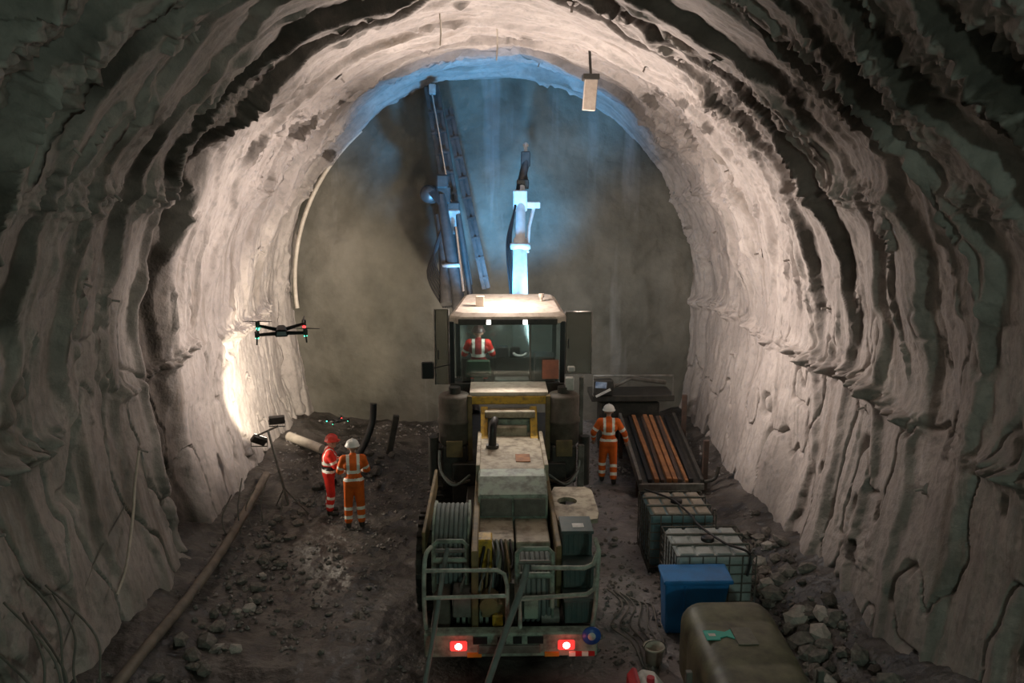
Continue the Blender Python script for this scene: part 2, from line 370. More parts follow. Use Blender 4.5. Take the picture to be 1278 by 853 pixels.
def lining_disp(S, Y):
    a = np.abs(S)
    crown = 1 - sstep(ARC*0.75, ARC*1.15, a)             # 1 in the vault, 0 on the lower walls
    side = np.where(S > 0, 1.0, 0.0)
    warp = 0.60*fbm(S*0.25, Y*0.12, 2, 3.0) + 0.30*fbm(S*0.7, Y*0.3, 2, 8.0) + 0.05*fbm(S*3.0, Y*0.8, 2, 12.0)
    per = 1.2
    u = Y/per + warp
    k = np.floor(u); wv = u - k
    far = sstep(13.0, 16.5, Y)
    def ring_amp(kk):
        q = 0.06 + 0.21*TAB[(kk.astype(int)*7) % 256, 5]
        return q*(0.5 + 0.5*crown)*(0.65 + 0.7*np.clip(fbm(S*0.35, kk*3.1, 2, 21.0)+0.5, 0, 1))*(1 - far*(0.85-0.55*crown))
    wk = 0.87
    d = np.where(wv < wk, ring_amp(k)*(1 - wv/wk)**1.25, ring_amp(k+1)*sstep(wk, 1.0, wv))
    # second, finer set of drips and bulges
    d = d + 0.22*fbm(S*0.4, Y*0.5, 3, 31.0) + (0.035+0.045*crown)*fbm(S*0.7, Y*2.6, 4, 41.0) + 0.018*fbm(S*2.2, Y*4.5, 3, 51.0)
    # vertical cracks / gutters on the lower walls
    gq = np.abs(fbm(S*0.55, Y*1.15, 3, 61.0))
    d = d - (1-crown)*0.15*np.exp(-(gq/0.03)**2)
    # ragged joints between bench and heading, and at the haunch
    jn = 0.3*fbm(Y*0.7, S*0.3, 3, 71.0)
    for s0, wd, am in ((ARC+0.40, 0.14, 0.24), (ARC-2.9, 0.32, 0.11), (ARC-4.6, 0.9, 0.10)):
        g = np.exp(-((a - s0 + jn)/wd)**2)
        rough = np.abs(fbm(S*5.5, Y*4.0, 4, 81.0 + s0)) * 2.2 + 0.9*fbm(S*2.0, Y*1.6, 3, 91.0)
        d = d + am*g*(0.25 + rough)*np.clip(fbm(Y*0.6, side*5.0 + s0, 3, 95.0)*2.5+0.35+0.45*side, 0, 1)
    # crumbly patches of rebound
    cm = sstep(0.15, 0.45, fbm(S*0.5, Y*0.45, 3, 131.0)*0.8 - 0.12 + 0.38*np.exp(-((a-4.9)/1.3)**2))
    d = d + cm*(0.10*np.abs(fbm(S*4.2, Y*3.4, 4, 141.0)) + 0.05*fbm(S*9, Y*7, 3, 151.0))
    # thin undercut ledges
    lq = fbm(S*0.35, Y*1.9, 3, 161.0)
    d = d + 0.14*(0.25+0.75*crown)*np.where(lq > 0, np.exp(-lq/0.10), sstep(-0.06, 0.0, lq))*np.clip(fbm(S*0.9, Y*0.9, 2, 171.0)*3, 0, 1)
    # the unsprayed recess on the left side
    gl = np.exp(-((Y - 14.15 - 0.3*fbm(S*0.5, S*0.1, 3, 99.0)+0.06*(S+9))/0.62)**6) * sstep(4.8, 6.2, -S)
    d = d - 0.30*gl
    # the last ring before the face hangs a little inward
    d = d + 0.16*sstep(YF-1.1, YF-0.8, Y + 0.12*fbm(S*1.2, S*0.0, 3, 14.0))
    d = d + 0.012*fbm(S*11, Y*11, 2, 111.0)
    # exposed rock mixed with painted shade on most steps, dirt in the crumbly spots
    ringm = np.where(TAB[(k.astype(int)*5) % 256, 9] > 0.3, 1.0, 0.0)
    rock_shade = ringm*sstep(wk-0.12, wk-0.02, wv)*(1-sstep(0.985, 1.0, wv))*np.clip(fbm(S*0.45, Y*0.4, 2, 181.0)*3+0.6, 0, 1)*(0.25+0.75*crown)*(1-0.6*far)
    spots = cm*sstep(0.16, 0.3, fbm(S*2.6, Y*2.2, 4, 191.0))
    return d, np.clip(gl + 0.9*rock_shade + 0.8*spots, 0, 1)
S, Y = np.meshgrid(svec, yvec, indexing='xy')            # rows = Y
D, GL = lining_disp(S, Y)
X0, Z0, NX, NZ = section(S)
PX, PZ = X0 + NX*D, Z0 + NZ*D
P = np.stack([PX, Y, PZ], -1)
# smooth vertex normals of the whole vault, so that the three objects meet without a seam
dS = np.gradient(P, axis=1); dY = np.gradient(P, axis=0)
N = np.cross(dY, dS); N /= np.linalg.norm(N, axis=-1, keepdims=True) + 1e-9
flip = np.sign(np.sum(N*np.stack([NX, 0*NX, NZ], -1), -1, keepdims=True)); N *= np.where(flip == 0, 1, flip)

def grid_obj(name, P, N, mats, attr=None):
    ny, nx = P.shape[:2]
    me = bpy.data.meshes.new(name)
    idx = np.arange(ny*nx).reshape(ny, nx)
    q = np.stack([idx[:-1,:-1], idx[1:,:-1], idx[1:,1:], idx[:-1,1:]], -1).reshape(-1, 4)
    me.vertices.add(ny*nx); me.vertices.foreach_set('co', P.reshape(-1).astype(np.float32))
    me.loops.add(q.size); me.loops.foreach_set('vertex_index', q.reshape(-1).astype(np.int32))
    me.polygons.add(len(q)); me.polygons.foreach_set('loop_start', np.arange(0, q.size, 4, dtype=np.int32))
    me.polygons.foreach_set('use_smooth', np.ones(len(q), dtype=bool))
    me.update(calc_edges=True); me.validate()
    if N is not None: me.normals_split_custom_set_from_vertices(N.reshape(-1, 3).astype(np.float32))
    if attr is not None:
        at = me.attributes.new('rock', 'FLOAT', 'POINT'); at.data.foreach_set('value', attr.reshape(-1).astype(np.float32))
    me.materials.append(mats)
    o = bpy.data.objects.new(name, me); COL.objects.link(o); o['kind'] = 'structure'
    return o
i1, i2 = NS//4, NS - NS//4
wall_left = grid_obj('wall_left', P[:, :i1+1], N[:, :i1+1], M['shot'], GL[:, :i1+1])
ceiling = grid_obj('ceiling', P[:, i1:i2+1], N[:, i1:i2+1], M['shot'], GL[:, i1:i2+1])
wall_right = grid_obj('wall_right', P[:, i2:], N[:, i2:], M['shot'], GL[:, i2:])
wall_left['label'] = 'sprayed concrete tunnel wall on the left with dark recessed band'
wall_right['label'] = 'sprayed concrete tunnel wall on the right with ragged horizontal joint'
ceiling['label'] = 'rippled sprayed concrete vault of the tunnel'

def wall_point(s, y):
    d, _ = lining_disp(np.array([[s]], float), np.array([[y]], float)); x, z, nx, nz = section(np.array([[s]], float))
    n = Vector((float(nx[0,0]), 0, float(nz[0,0])))
    return Vector((float(x[0,0]), y, float(z[0,0]))) + n*float(d[0,0]), n

# tunnel face
gx = np.linspace(-7, 7, 240); gz = np.linspace(-0.6, 10.9, 200)
GX, GZ = np.meshgrid(gx, gz)
FD = 0.22*fbm(GX*0.35, GZ*0.3, 3, 5.0) + 0.08*fbm(GX*1.3, GZ*0.9, 4, 15.0) + 0.02*fbm(GX*6, GZ*5, 3, 25.0)
FP = np.stack([GX, YF + 0.0 + FD, GZ], -1)
wb = grid_obj('wall_back', FP, None, M['face']); wb['label'] = 'dark damp rock face closing the tunnel'
fm = M['face'].node_tree                                  # pale lime streaks running down the face
tcn = fm.nodes.new('ShaderNodeTexCoord'); mpn = fm.nodes.new('ShaderNodeMapping'); mpn.inputs['Scale'].default_value = (1.3, 1, 0.10)
nn = fm.nodes.new('ShaderNodeTexNoise'); nn.inputs['Scale'].default_value = 1.0; nn.inputs['Detail'].default_value = 6
rn = fm.nodes.new('ShaderNodeMapRange'); rn.inputs[1].default_value = 0.57; rn.inputs[2].default_value = 0.76
mxn = fm.nodes.new('ShaderNodeMix'); mxn.data_type = 'RGBA'; mxn.inputs[7].default_value = (0.25, 0.245, 0.235, 1)
fm.links.new(tcn.outputs['Object'], mpn.inputs[0]); fm.links.new(mpn.outputs[0], nn.inputs['Vector']); fm.links.new(nn.outputs[0], rn.inputs[0])
bs = fm.nodes['Principled BSDF']; old = bs.inputs['Base Color'].links[0].from_socket
fm.links.new(rn.outputs[0], mxn.inputs[0]); fm.links.new(old, mxn.inputs[6]); fm.links.new(mxn.outputs[2], bs.inputs['Base Color'])

# far end of the tunnel behind the camera
mb = MB(); mb.box((-7, -14.2, -0.6), (7, -14.0, 11)); o = mb.build('wall_front', 'shot'); o['kind'] = 'structure'

# floor: trodden mud, heaped up with muck along both walls
def floor_h(x, y):
    x = np.asarray(x, float); y = np.asarray(y, float)
    left = sstep(3.9, 6.2, -x)*(0.55 + 0.35*fbm(x*0.6, y*0.6, 3, 2.0))
    right = sstep(4.3, 6.2, x)*(0.95 + 0.5*fbm(x*0.6, y*0.6, 3, 7.0))*(0.5+0.5*sstep(16, 12, y))
    clear = 1 - np.exp(-(np.maximum(np.abs(x-0.26)-0.9, 0)/0.7)**2)
    pile = 0.5*np.exp(-((x+3.6)/1.0)**2 - ((y-19.6)/1.2)**2) + 0.35*np.exp(-((x-4.0)/1.2)**2 - ((y-21.9)/1.0)**2)
    return left + right + pile + (0.02 + 0.075*clear)*fbm(x*1.1, y*0.8, 4, 9.0) + 0.05*fbm(x*4.0, y*4.0, 4, 19.0)*(0.3+0.7*clear)
fx = np.linspace(-6.6, 6.6, 300)
fy = np.concatenate([np.linspace(-14, 6.9, 40), np.linspace(7, YF+0.5, 400)])
FX, FY = np.meshgrid(fx, fy)
FH = floor_h(FX, FY)
def fz(x, y): return float(floor_h(np.array([x]), np.array([y]))[0])
fl = grid_obj('floor', np.stack([FX, FY, FH], -1)[:, ::-1], None, M['mud'])
fl['label'] = 'dark wet muddy tunnel floor strewn with broken rock'

# paler crushed gravel on the right of the rig (grain colour, its own patch)
fm = M['mud'].node_tree
tcn = fm.nodes.new('ShaderNodeTexCoord'); sep = fm.nodes.new('ShaderNodeSeparateXYZ'); fm.links.new(tcn.outputs['Object'], sep.inputs[0])
nn = fm.nodes.new('ShaderNodeTexNoise'); nn.inputs['Scale'].default_value = 1.1; nn.inputs['Detail'].default_value = 8
fm.links.new(tcn.outputs['Object'], nn.inputs['Vector'])
ma = fm.nodes.new('ShaderNodeMath'); ma.operation = 'MULTIPLY_ADD'; ma.inputs[1].default_value = 3.0
fm.links.new(nn.outputs[0], ma.inputs[0]); fm.links.new(sep.outputs[0], ma.inputs[2])
rn = fm.nodes.new('ShaderNodeMapRange'); rn.inputs[1].default_value = 2.2; rn.inputs[2].default_value = 3.4
fm.links.new(ma.outputs[0], rn.inputs[0])
mxn = fm.nodes.new('ShaderNodeMix'); mxn.data_type = 'RGBA'; mxn.inputs[7].default_value = (0.24, 0.22, 0.215, 1)
cut = fm.nodes.new('ShaderNodeMapRange'); cut.inputs[1].default_value = 4.9; cut.inputs[2].default_value = 4.2
fm.links.new(ma.outputs[0], cut.inputs[0])
mul = fm.nodes.new('ShaderNodeMath'); mul.operation = 'MULTIPLY'; fm.links.new(rn.outputs[0], mul.inputs[0]); fm.links.new(cut.outputs[0], mul.inputs[1])
bs = fm.nodes['Principled BSDF']; old = bs.inputs['Base Color'].links[0].from_socket
fm.links.new(mul.outputs[0], mxn.inputs[0]); fm.links.new(old, mxn.inputs[6]); fm.links.new(mxn.outputs[2], bs.inputs['Base Color'])

# ------------------------------------------------------------------ drilling rig
rig = empty('drilling_rig', (0.26, 13.5, 0), 'big dusty yellow and grey tunnel drilling rig with raised booms at the rock face', 'drilling rig')
def bx(*bb):
    m_ = MB()
    for b in bb: m_.box(*b)
    return m_
# chassis and wheels
chs = bx(((-0.55, 11.3, 0.55), (1.05, 19.6, 1.15)), ((-0.85, 15.0, 0.6), (1.4, 18.6, 1.6))).build('chassis', 'dark', rig, 0.02)
def wheel(x0, x1, yc, r):
    xm = (x0+x1)/2; hw = (x1-x0)/2
    t = MB().lathe([(r*0.55, -hw*0.8), (r*0.9, -hw), (r*0.985, -hw*0.85), (r*0.985, hw*0.85), (r*0.9, hw), (r*0.55, hw*0.8), (r*0.55, -hw*0.8)], (xm, yc, r), 'x', 32)
    o = t.build('wheel', 'rubber', rig)
    lug = MB()
    for i in range(22):
        a = 2*math.pi*i/22
        for sgn in (-1, 1):
            aa = a + (0.14 if sgn > 0 else 0)
            c = Vector((xm + sgn*hw*0.46, yc + r*math.sin(aa), r + r*math.cos(aa)))
            lug.box(c - Vector((hw*0.46, 0.045, 0.035)), c + Vector((hw*0.46, 0.045, 0.035)), rot=(-aa, 0, 0.0))
    lug.build('tyre_lugs', 'rubber', o)
    MB().lathe([(0.02, -hw*0.7), (r*0.5, -hw*0.6), (r*0.56, -hw*0.85), (r*0.56, hw*0.85), (r*0.5, hw*0.6), (0.02, hw*0.7)], (xm, yc, r), 'x', 24).build('rim', 'ochre', o)
for x0, x1 in ((-1.28, -0.94), (1.08, 1.44)):
    wheel(x0, x1, 12.55, 0.78); wheel(x0-0.02, x1+0.02, 16.9, 0.78)
bx(((-1.0, 12.45, 0.7), (1.5, 12.65, 0.86)), ((-1.0, 16.8, 0.7), (1.5, 17.0, 0.86))).build('axle', 'dark', rig, 0.01)

# engine hood, stepping down to the rear
bx(((-0.31, 13.0, 1.2), (0.88, 14.85, 2.22))).build('hood_cover', 'beige', rig, 0.03)
mb = MB(); mb.prism([(12.2, 1.2), (13.0, 1.2), (13.0, 2.24), (12.62, 2.24), (12.2, 2.06)], 'x', -0.28, 0.85); mb.build('hood_tail', 'green', rig, 0.03)
bx(((-0.24, 12.17, 1.72), (0.27, 12.21, 2.02))).build('rear_grille', 'grey', rig, 0.01)
bx(((0.30, 12.17, 1.72), (0.81, 12.21, 2.02))).build('rear_grille', 'grey', rig, 0.01)
bx(((-0.26, 11.3, 1.15), (0.28, 12.2, 1.70))).build('rear_deck', 'beige', rig, 0.02)
bx(((0.31, 11.3, 1.15), (0.83, 12.2, 1.68))).build('rear_deck', 'beige', rig, 0.02)
bx(((0.36, 13.35, 2.22), (0.62, 13.75, 2.235))).build('hatch', 'rust', rig, 0.004)
bx(((-0.33, 13.0, 2.0), (-0.26, 14.9, 2.30))).build('hood_rail', 'beige', rig, 0.01)
bx(((0.84, 13.0, 2.0), (0.91, 14.9, 2.30))).build('hood_rail', 'beige', rig, 0.01)
ex = MB().tube(curve_pts([(-0.05, 14.15, 2.15), (-0.05, 14.15, 2.45), (-0.04, 14.2, 2.62), (0.0, 14.35, 2.7)], 5), 0.075, 12).build('exhaust_pipe', 'black', rig)
MB().cyl((-0.05, 14.15, 2.2), (-0.05, 14.15, 2.28), 0.12).build('exhaust_flange', 'dark', ex)
bx(((-0.02, 14.86, 1.9), (0.62, 15.0, 2.40))).build('step_panel', 'beige', rig, 0.02)
bx(((-0.12, 15.02, 2.24), (0.70, 15.14, 2.50))).build('radiator_panel', 'green', rig, 0.01)
bx(((-0.12, 14.98, 2.14), (0.70, 15.1, 2.22))).build('step_lip', 'roof', rig, 0.01)
bx(((-0.2, 15.0, 2.53), (0.78, 15.3, 2.66))).build('step_plate', 'beige', rig, 0.015)
# yellow frame carrying the cab deck
bx(((-0.50, 15.25, 2.74), (1.05, 15.35, 2.90))).build('yellow_crossbeam', 'yellow', rig, 0.015)
bx(((-0.50, 15.28, 2.90), (1.05, 16.15, 2.98))).build('deck_plate', 'roof', rig, 0.01)
for x0 in (-0.28, 0.68):
    mb = MB(); mb.prism([(14.2, 1.95), (14.45, 1.95), (15.2, 2.72), (15.2, 2.50), (15.0, 2.35)][:4], 'x', x0, x0+0.14); mb.build('yellow_brace', 'yellow', rig, 0.01)
for x0 in (-0.54, 1.0):
    bx(((x0, 15.2, 1.3), (x0+0.09, 15.35, 2.92))).build('yellow_post', 'ochre', rig, 0.01)
# long side beams towards the rear
bx(((-0.345, 10.45, 0.75), (-0.25, 14.6, 1.95))).build('side_beam', 'ochre', rig, 0.015)
bx(((-1.10, 11.2, 1.55), (-1.05, 13.9, 1.90))).build('side_beam', 'ochre', rig, 0.01)
bx(((0.89, 10.9, 0.8), (0.97, 14.6, 1.80))).build('side_beam', 'ochre', rig, 0.015)
# hose reel (left) and cable reel (right): wound turns are geometry
def reel(x0, x1, yc, zc, r, turns, hm):
    base = MB().lathe([(0.05, x0-0.26+0.0), (r*1.0, x0-0.26+0.0)], (0.26, yc, zc), 'x', 28)
    fl = MB()
    for xx in (x0-0.03, x1):
        fl.lathe([(0.06, xx), (r*1.04, xx), (r*1.04, xx+0.03), (0.06, xx+0.03)], (0, yc, zc), 'x', 32)
    o = fl.build('reel_flanges', 'green', rig)
    MB().cyl((x0, yc, zc), (x1, yc, zc), r*0.8, 28).build('reel_core', 'dark', o)
    hr = (x1-x0)/turns/2
    for i in range(turns):
        xx = x0 + hr*(2*i+1)
        pts = [(xx, yc + (r-hr)*math.cos(a), zc + (r-hr)*math.sin(a)) for a in np.linspace(0, 2*math.pi, 30)[:-1]]
        MB().tube(pts, hr*0.98, 8, closed=True).build('hose_turn', hm, o)
reel(-0.92, -0.42, 11.75, 1.35, 0.74, 7, 'hose')
reel(0.36, 0.80, 11.05, 1.10, 0.52, 6, 'hose')
# fairlead frames above the reels
def fairlead(x0, x1, y0, z0, z1):
    o = MB().tube([(x0, y0, z0-0.5), (x0, y0, z1), (x0+0.06, y0, z1+0.06), (x1-0.06, y0, z1+0.06), (x1, y0, z1), (x1, y0, z0-0.5)], 0.035, 8).build('fairlead_frame', 'green', rig)
    MB().cyl((x0, y0, z0), (x1, y0, z0), 0.045, 10).build('guide_roller', 'green', o)
    MB().cyl((x0, y0, (z0+z1)/2+0.03), (x1, y0, (z0+z1)/2+0.03), 0.03, 10).build('guide_roller', 'grey', o)
fairlead(-0.90, -0.42, 10.85, 1.62, 1.86)
fairlead(0.30, 0.80, 10.45, 1.58, 1.92)
# rear machinery behind the rails
bx(((-0.62, 10.5, 0.9), (-0.34, 10.9, 1.25))).build('valve_box', 'grey', rig, 0.02)
mb = MB(); mb.cyl((-0.10, 10.45, 1.10), (-0.10, 10.8, 1.10), 0.13, 16); mb.cyl((0.06, 10.5, 1.02), (0.06, 10.85, 1.02), 0.09, 14); mb.box((-0.2, 10.6, 0.85), (0.15, 11.0, 1.05))
mb.build('hydraulic_pump', 'ochre', rig, 0.005)
for i in range(7):
    x = -0.2 + 0.07*i
    MB().tube(curve_pts([(x, 11.35, 1.7), (x+0.03, 11.0, 1.75-0.04*i), (x+0.05*(i % 3-1), 10.8, 1.35), (x-0.03, 10.85, 0.95)], 6), 0.022, 6).build('hydraulic_hose', ('blackhose', 'ochre', 'blackhose', 'hose')[i % 4], rig)
bx(((0.40, 10.42, 0.92), (0.60, 10.5, 1.25))).build('control_box', 'green', rig, 0.01)
bx(((-0.95, 10.35, 0.55), (1.38, 11.3, 0.66))).build('rear_floor', 'dark', rig, 0.01)
bx(((-0.90, 10.6, 0.66), (-0.66, 11.1, 1.15))).build('battery_box', 'drum', rig, 0.02)
mb = MB(); mb.box((0.20, 10.75, 0.66), (0.32, 11.2, 1.3)); mb.cyl((0.66, 10.7, 0.80), (0.92, 10.7, 0.80), 0.13, 16); mb.cyl((0.70, 10.95, 0.86), (0.90, 10.95, 0.86), 0.17, 16); mb.build('hydraulic_motor', 'grey', rig, 0.005)
mb = MB()
for k in range(6): mb.box((-0.58 + 0.085*k, 10.72, 0.68), (-0.53 + 0.085*k, 10.95, 0.95))
mb.build('valve_bank', 'green', rig, 0.005)
bx(((-0.05, 10.42, 0.80), (0.10, 10.55, 0.98))).build('filter_head', 'yellow', rig, 0.02)
for k in range(5):
    x = -0.50 + 0.09*k
    MB().tube(curve_pts([(x, 10.75, 0.95), (x+0.02, 10.6, 1.12), (x+0.06*(k % 3), 10.65, 1.30), (x+0.1, 11.0, 1.42)], 6), 0.02, 6).build('hydraulic_hose', ('cable', 'blackhose', 'ochre', 'hose', 'cable')[k], rig)
bx(((-0.30, 11.0, 1.40), (-0.05, 11.3, 1.86))).build('yellow_bracket', 'yellow', rig, 0.02)
# three dark ribbed crates up the right rear corner
for i, (y0, z0, z1) in enumerate(((11.05, 1.58, 1.97), (10.78, 1.20, 1.56), (10.5, 0.80, 1.18))):
    mb = MB(); mb.box((0.99, y0, z0), (1.43, y0+0.5, z1))
    for k in range(6): mb.box((1.005 + k*0.073, y0-0.015, z0+0.03), (1.04 + k*0.073, y0, z1-0.05))
    o = mb.build('toolbox', 'teal', rig, 0.008)
    bx(((0.97, y0-0.03, z1-0.04), (1.45, y0+0.52, z1+0.01))).build('toolbox_lid', 'teal', o, 0.008)
    if i == 0: bx(((1.15, y0+0.1, z1+0.01), (1.32, y0+0.24, z1+0.016))).build('sticker', 'white', o)
# right fender platform with an oval opening
mb = MB(); ring = []
cx_, cy_ = 1.22, 12.85
outer = [(0.98, 12.05), (1.62, 12.05), (1.70, 12.2), (1.70, 13.35), (1.60, 13.5), (0.98, 13.5)]
n_ = 24; inn = [(cx_ + 0.17*math.cos(2*math.pi*i/n_), cy_ + 0.17*math.sin(2*math.pi*i/n_)) for i in range(n_)]
def edge_pt(a):
    dx, dy = math.cos(a), math.sin(a); best = 9
    for i in range(len(outer)):
        (ax, ay), (bx_, by_) = outer[i], outer[(i+1) % len(outer)]
        ex_, ey_ = bx_-ax, by_-ay; den = dx*ey_ - dy*ex_
        if abs(den) < 1e-9: continue
        t = ((ax-cx_)*ey_ - (ay-cy_)*ex_)/den; u = ((ax-cx_)*dy - (ay-cy_)*dx)/den
        if t > 0 and -1e-6 <= u <= 1+1e-6: best = min(best, t)
    return (cx_ + dx*best, cy_ + dy*best)
out = [edge_pt(2*math.pi*i/n_) for i in range(n_)]
vs_ = [(p[0], p[1], 1.70) for p in inn] + [(p[0], p[1], 1.70) for p in out] + [(p[0], p[1], 1.62) for p in inn] + [(p[0], p[1], 1.62) for p in out]
fs_ = []
for i in range(n_):
    j = (i+1) % n_
    fs_ += [(i, j, n_+j, n_+i), (2*n_+i, 3*n_+i, 3*n_+j, 2*n_+j), (i, 2*n_+i, 2*n_+j, j), (n_+i, n_+j, 3*n_+j, 3*n_+i)]
MB().add(vs_, fs_).build('fender_platform', 'beige', rig)
mb = MB(); mb.prism([(11.9, 1.2), (12.0, 1.66), (13.1, 1.7), (13.35, 1.3), (13.3, 1.3), (13.05, 1.64), (12.05, 1.6), (11.95, 1.2)], 'x', -1.36, -0.98); pass
# rear bumper with lamps, reflectors and emblem
bump = bx(((-1.0, 10.15, 0.50), (1.42, 10.35, 0.86))).build('rear_bumper', 'green', rig, 0.02)
bx(((-0.25, 10.10, 0.58), (0.62, 10.15, 0.70))).build('bumper_plate', 'grey', bump, 0.01)
for x0, x1 in ((-0.32, -0.12), (0.02, 0.14), (0.24, 0.36), (0.44, 0.66)):
    bx(((x0, 10.12, 0.72), (x1, 10.16, 0.82))).build('bumper_slot', 'black', bump)
for xc in (-0.52, 0.98):
    o = bx(((xc-0.12, 10.10, 0.62), (xc+0.12, 10.15, 0.77))).build('tail_lamp', 'tail', bump, 0.02, 'lit red tail lamp')
    MB().lathe([(0.001, -0.03), (0.035, -0.022), (0.05, 0.0)], (xc, 10.10, 0.70), 'y', 16).build('bulb', 'tailhot', o)
    lamp('tail_lamp_glow', 'POINT', (xc, 10.0, 0.7), 1.1, (1.0, 0.08, 0.06), 0.06).parent = None
for x0 in (-0.40, 0.68):
    bx(((x0, 10.12, 0.52), (x0+0.2, 10.15, 0.58))).build('amber_reflector', 'amber', bump)
for i in range(4):
    bx(((1.02+0.09*i, 10.12, 0.52), (1.11+0.09*i, 10.15, 0.58))).build('hazard_stripe', 'refl' if i % 2 == 0 else 'redr', bump)
e = MB().lathe([(0.001, -0.03), (0.13, -0.03), (0.13, 0.0)], (1.33, 10.14, 0.83), 'y', 28).build('emblem', 'blue', bump, label='round blue emblem with a white centre')
MB().lathe([(0.001, -0.045), (0.055, -0.045), (0.055, -0.03)], (1.33, 10.14, 0.83), 'y', 20).build('emblem_centre', 'white', e)
# tubular guard rails
def rail(pts): MB().tube(curve_pts(pts, 4), 0.032, 8).build('guard_rail', 'rail', rig)
rail([(-0.98, 10.3, 0.86), (-1.0, 10.3, 1.3), (-0.98, 10.35, 1.9), (-0.9, 10.5, 2.0)])
MB().tube([(-0.98, 10.3, 1.74), (0.02, 10.3, 1.74), (0.12, 10.3, 1.68), (0.16, 10.3, 1.5), (0.16, 10.3, 0.86)], 0.03, 8).build('guard_rail', 'rail', rig)
MB().tube([(-0.99, 10.3, 1.33), (0.15, 10.3, 1.35)], 0.03, 8).build('guard_rail', 'rail', rig)
MB().tube([(0.34, 10.3, 0.86), (0.34, 10.3, 1.30), (1.28, 10.3, 1.36), (1.38, 10.3, 1.45), (1.42, 10.3, 1.7)], 0.034, 8).build('guard_rail', 'rail', rig)
MB().tube([(0.5, 10.32, 1.76), (1.24, 10.3, 1.76), (1.36, 10.3, 1.82), (1.42, 10.3, 2.0)], 0.034, 8).build('guard_rail', 'rail', rig)
MB().tube([(1.36, 10.3, 0.86), (1.40, 10.3, 1.2), (1.43, 10.3, 2.02), (1.40, 10.5, 2.1)], 0.034, 8).build('guard_rail', 'rail', rig)
# drums (jacks) either side under the cab
for xc, sgn in ((-0.80, -1), (1.36, 1)):
    o = MB().lathe([(0.02, 0), (0.30, 0), (0.32, 0.05), (0.32, 0.42), (0.345, 0.44), (0.345, 0.50), (0.32, 0.52), (0.32, 0.95), (0.28, 1.0), (0.02, 1.02)], (xc, 15.4, 1.92), 'z', 24).build('filter_drum', 'drum', rig)
    MB().cyl((xc, 15.4, 2.94), (xc, 15.4, 3.06), 0.12, 16).build('drum_cap', 'dark', o)
    bx(((xc-0.25, 15.1, 1.15), (xc+0.25, 15.65, 1.92))).build('jack_block', 'dark', rig, 0.03)
    bx(((xc-0.16, 15.04, 1.72), (xc+0.16, 15.1, 2.05))).build('jack_plate', 'ochre', rig, 0.01)
    MB().tube([(xc+sgn*0.42, 15.2, 1.1), (xc+sgn*0.42, 15.2, 2.1)], 0.1, 12).build('jack_leg', 'dark', rig)
    for k in range(3):
        MB().tube(curve_pts([(xc-sgn*0.3, 14.9, 1.2+0.1*k), (xc, 14.7-0.1*k, 1.35), (xc+sgn*0.25, 14.75, 1.55), (xc+sgn*0.3, 15.1, 1.75+0.05*k)], 6), 0.025, 6).build('hydraulic_hose', ('blackhose', 'cable', 'hose')[k], rig)
bx(((1.62, 14.9, 0.0), (1.74, 15.0, 2.0))).build('jack_post', 'grey', rig, 0.01)
bx(((1.70, 15.55, 1.8), (1.78, 15.65, 3.2))).build('jack_post', 'grey', rig, 0.01)
bx(((1.40, 15.3, 3.0), (1.56, 15.42, 3.26))).build('white_cabinet', 'white', rig, 0.015)
bx(((1.46, 15.55, 3.32), (1.60, 15.68, 3.42))).build('white_lamp_housing', 'white', rig, 0.015)
# cab: deck, pillars, panes, roof
bx(((-0.92, 16.15, 2.50), (1.44, 18.1, 2.62))).build('cab_floor', 'dark', rig, 0.01)
bx(((-0.92, 16.12, 2.5), (-0.36, 16.2, 2.95)), ((0.92, 16.12, 2.5), (1.44, 16.2, 2.95))).build('cab_rear_panel', 'dark', rig, 0.01)
for (x, y) in ((-0.88, 16.2), (1.40, 16.2), (-0.84, 18.0), (1.36, 18.0)):
    bx(((x-0.05, y-0.05, 2.6), (x+0.05, y+0.05, 4.24))).build('cab_pillar', 'black', rig, 0.01)
bx(((0.72, 16.17, 2.62), (0.75, 16.2, 4.22))).build('window_bar', 'grey', rig)
for (x0, x1, y, z0) in ((-0.83, 0.715, 16.19, 2.98), (0.755, 1.35, 16.19, 2.98), (-0.79, 1.31, 18.0, 2.64)):
    bx(((x0, y-0.004, z0), (x1, y+0.004, 4.2))).build('window_pane', 'glass', rig)
roof_b = [(-0.93, 16.12, 4.20), (1.47, 16.12, 4.20), (1.40, 18.15, 4.26), (-0.75, 18.15, 4.26)]
mb = MB()
pr = [(-0.93, 16.22), (-0.72, 16.08), (1.26, 16.08), (1.47, 16.22), (1.38, 18.1), (1.25, 18.2), (-0.6, 18.2), (-0.72, 18.1)]
n_ = len(pr)
cxr = 0.27
def rf(p, z, k): return (cxr + (p[0]-cxr)*k, 17.1 + (p[1]-17.1)*k, z + 0.06*(p[1]-16.1))
rv = [rf(p, 4.20, 1.0) for p in pr] + [rf(p, 4.34, 1.0) for p in pr] + [rf(p, 4.42, 0.9) for p in pr]
rfaces = [tuple(range(n_-1, -1, -1)), tuple(range(2*n_, 3*n_))]
for l in (0, 1):
    rfaces += [(l*n_+i, l*n_+(i+1) % n_, (l+1)*n_+(i+1) % n_, (l+1)*n_+i) for i in range(n_)]
cab_roof = MB().add(rv, rfaces).build('cab_roof', 'roof', rig, 0.02, 'dusty cream cab roof')
mb = MB(); mb.box((-0.74, 16.05, 4.19), (1.28, 16.09, 4.31)); mb.build('roof_rim', 'dark', cab_roof, 0.01)
for lx in (-0.12, 0.62):
    o = bx(((lx-0.055, 15.99, 4.20), (lx+0.055, 16.05, 4.31))).build('roof_lamp', 'grey', cab_roof, 0.01)
    bx(((lx-0.042, 15.98, 4.215), (lx+0.042, 15.992, 4.295))).build('lamp_lens', 'lens', o)
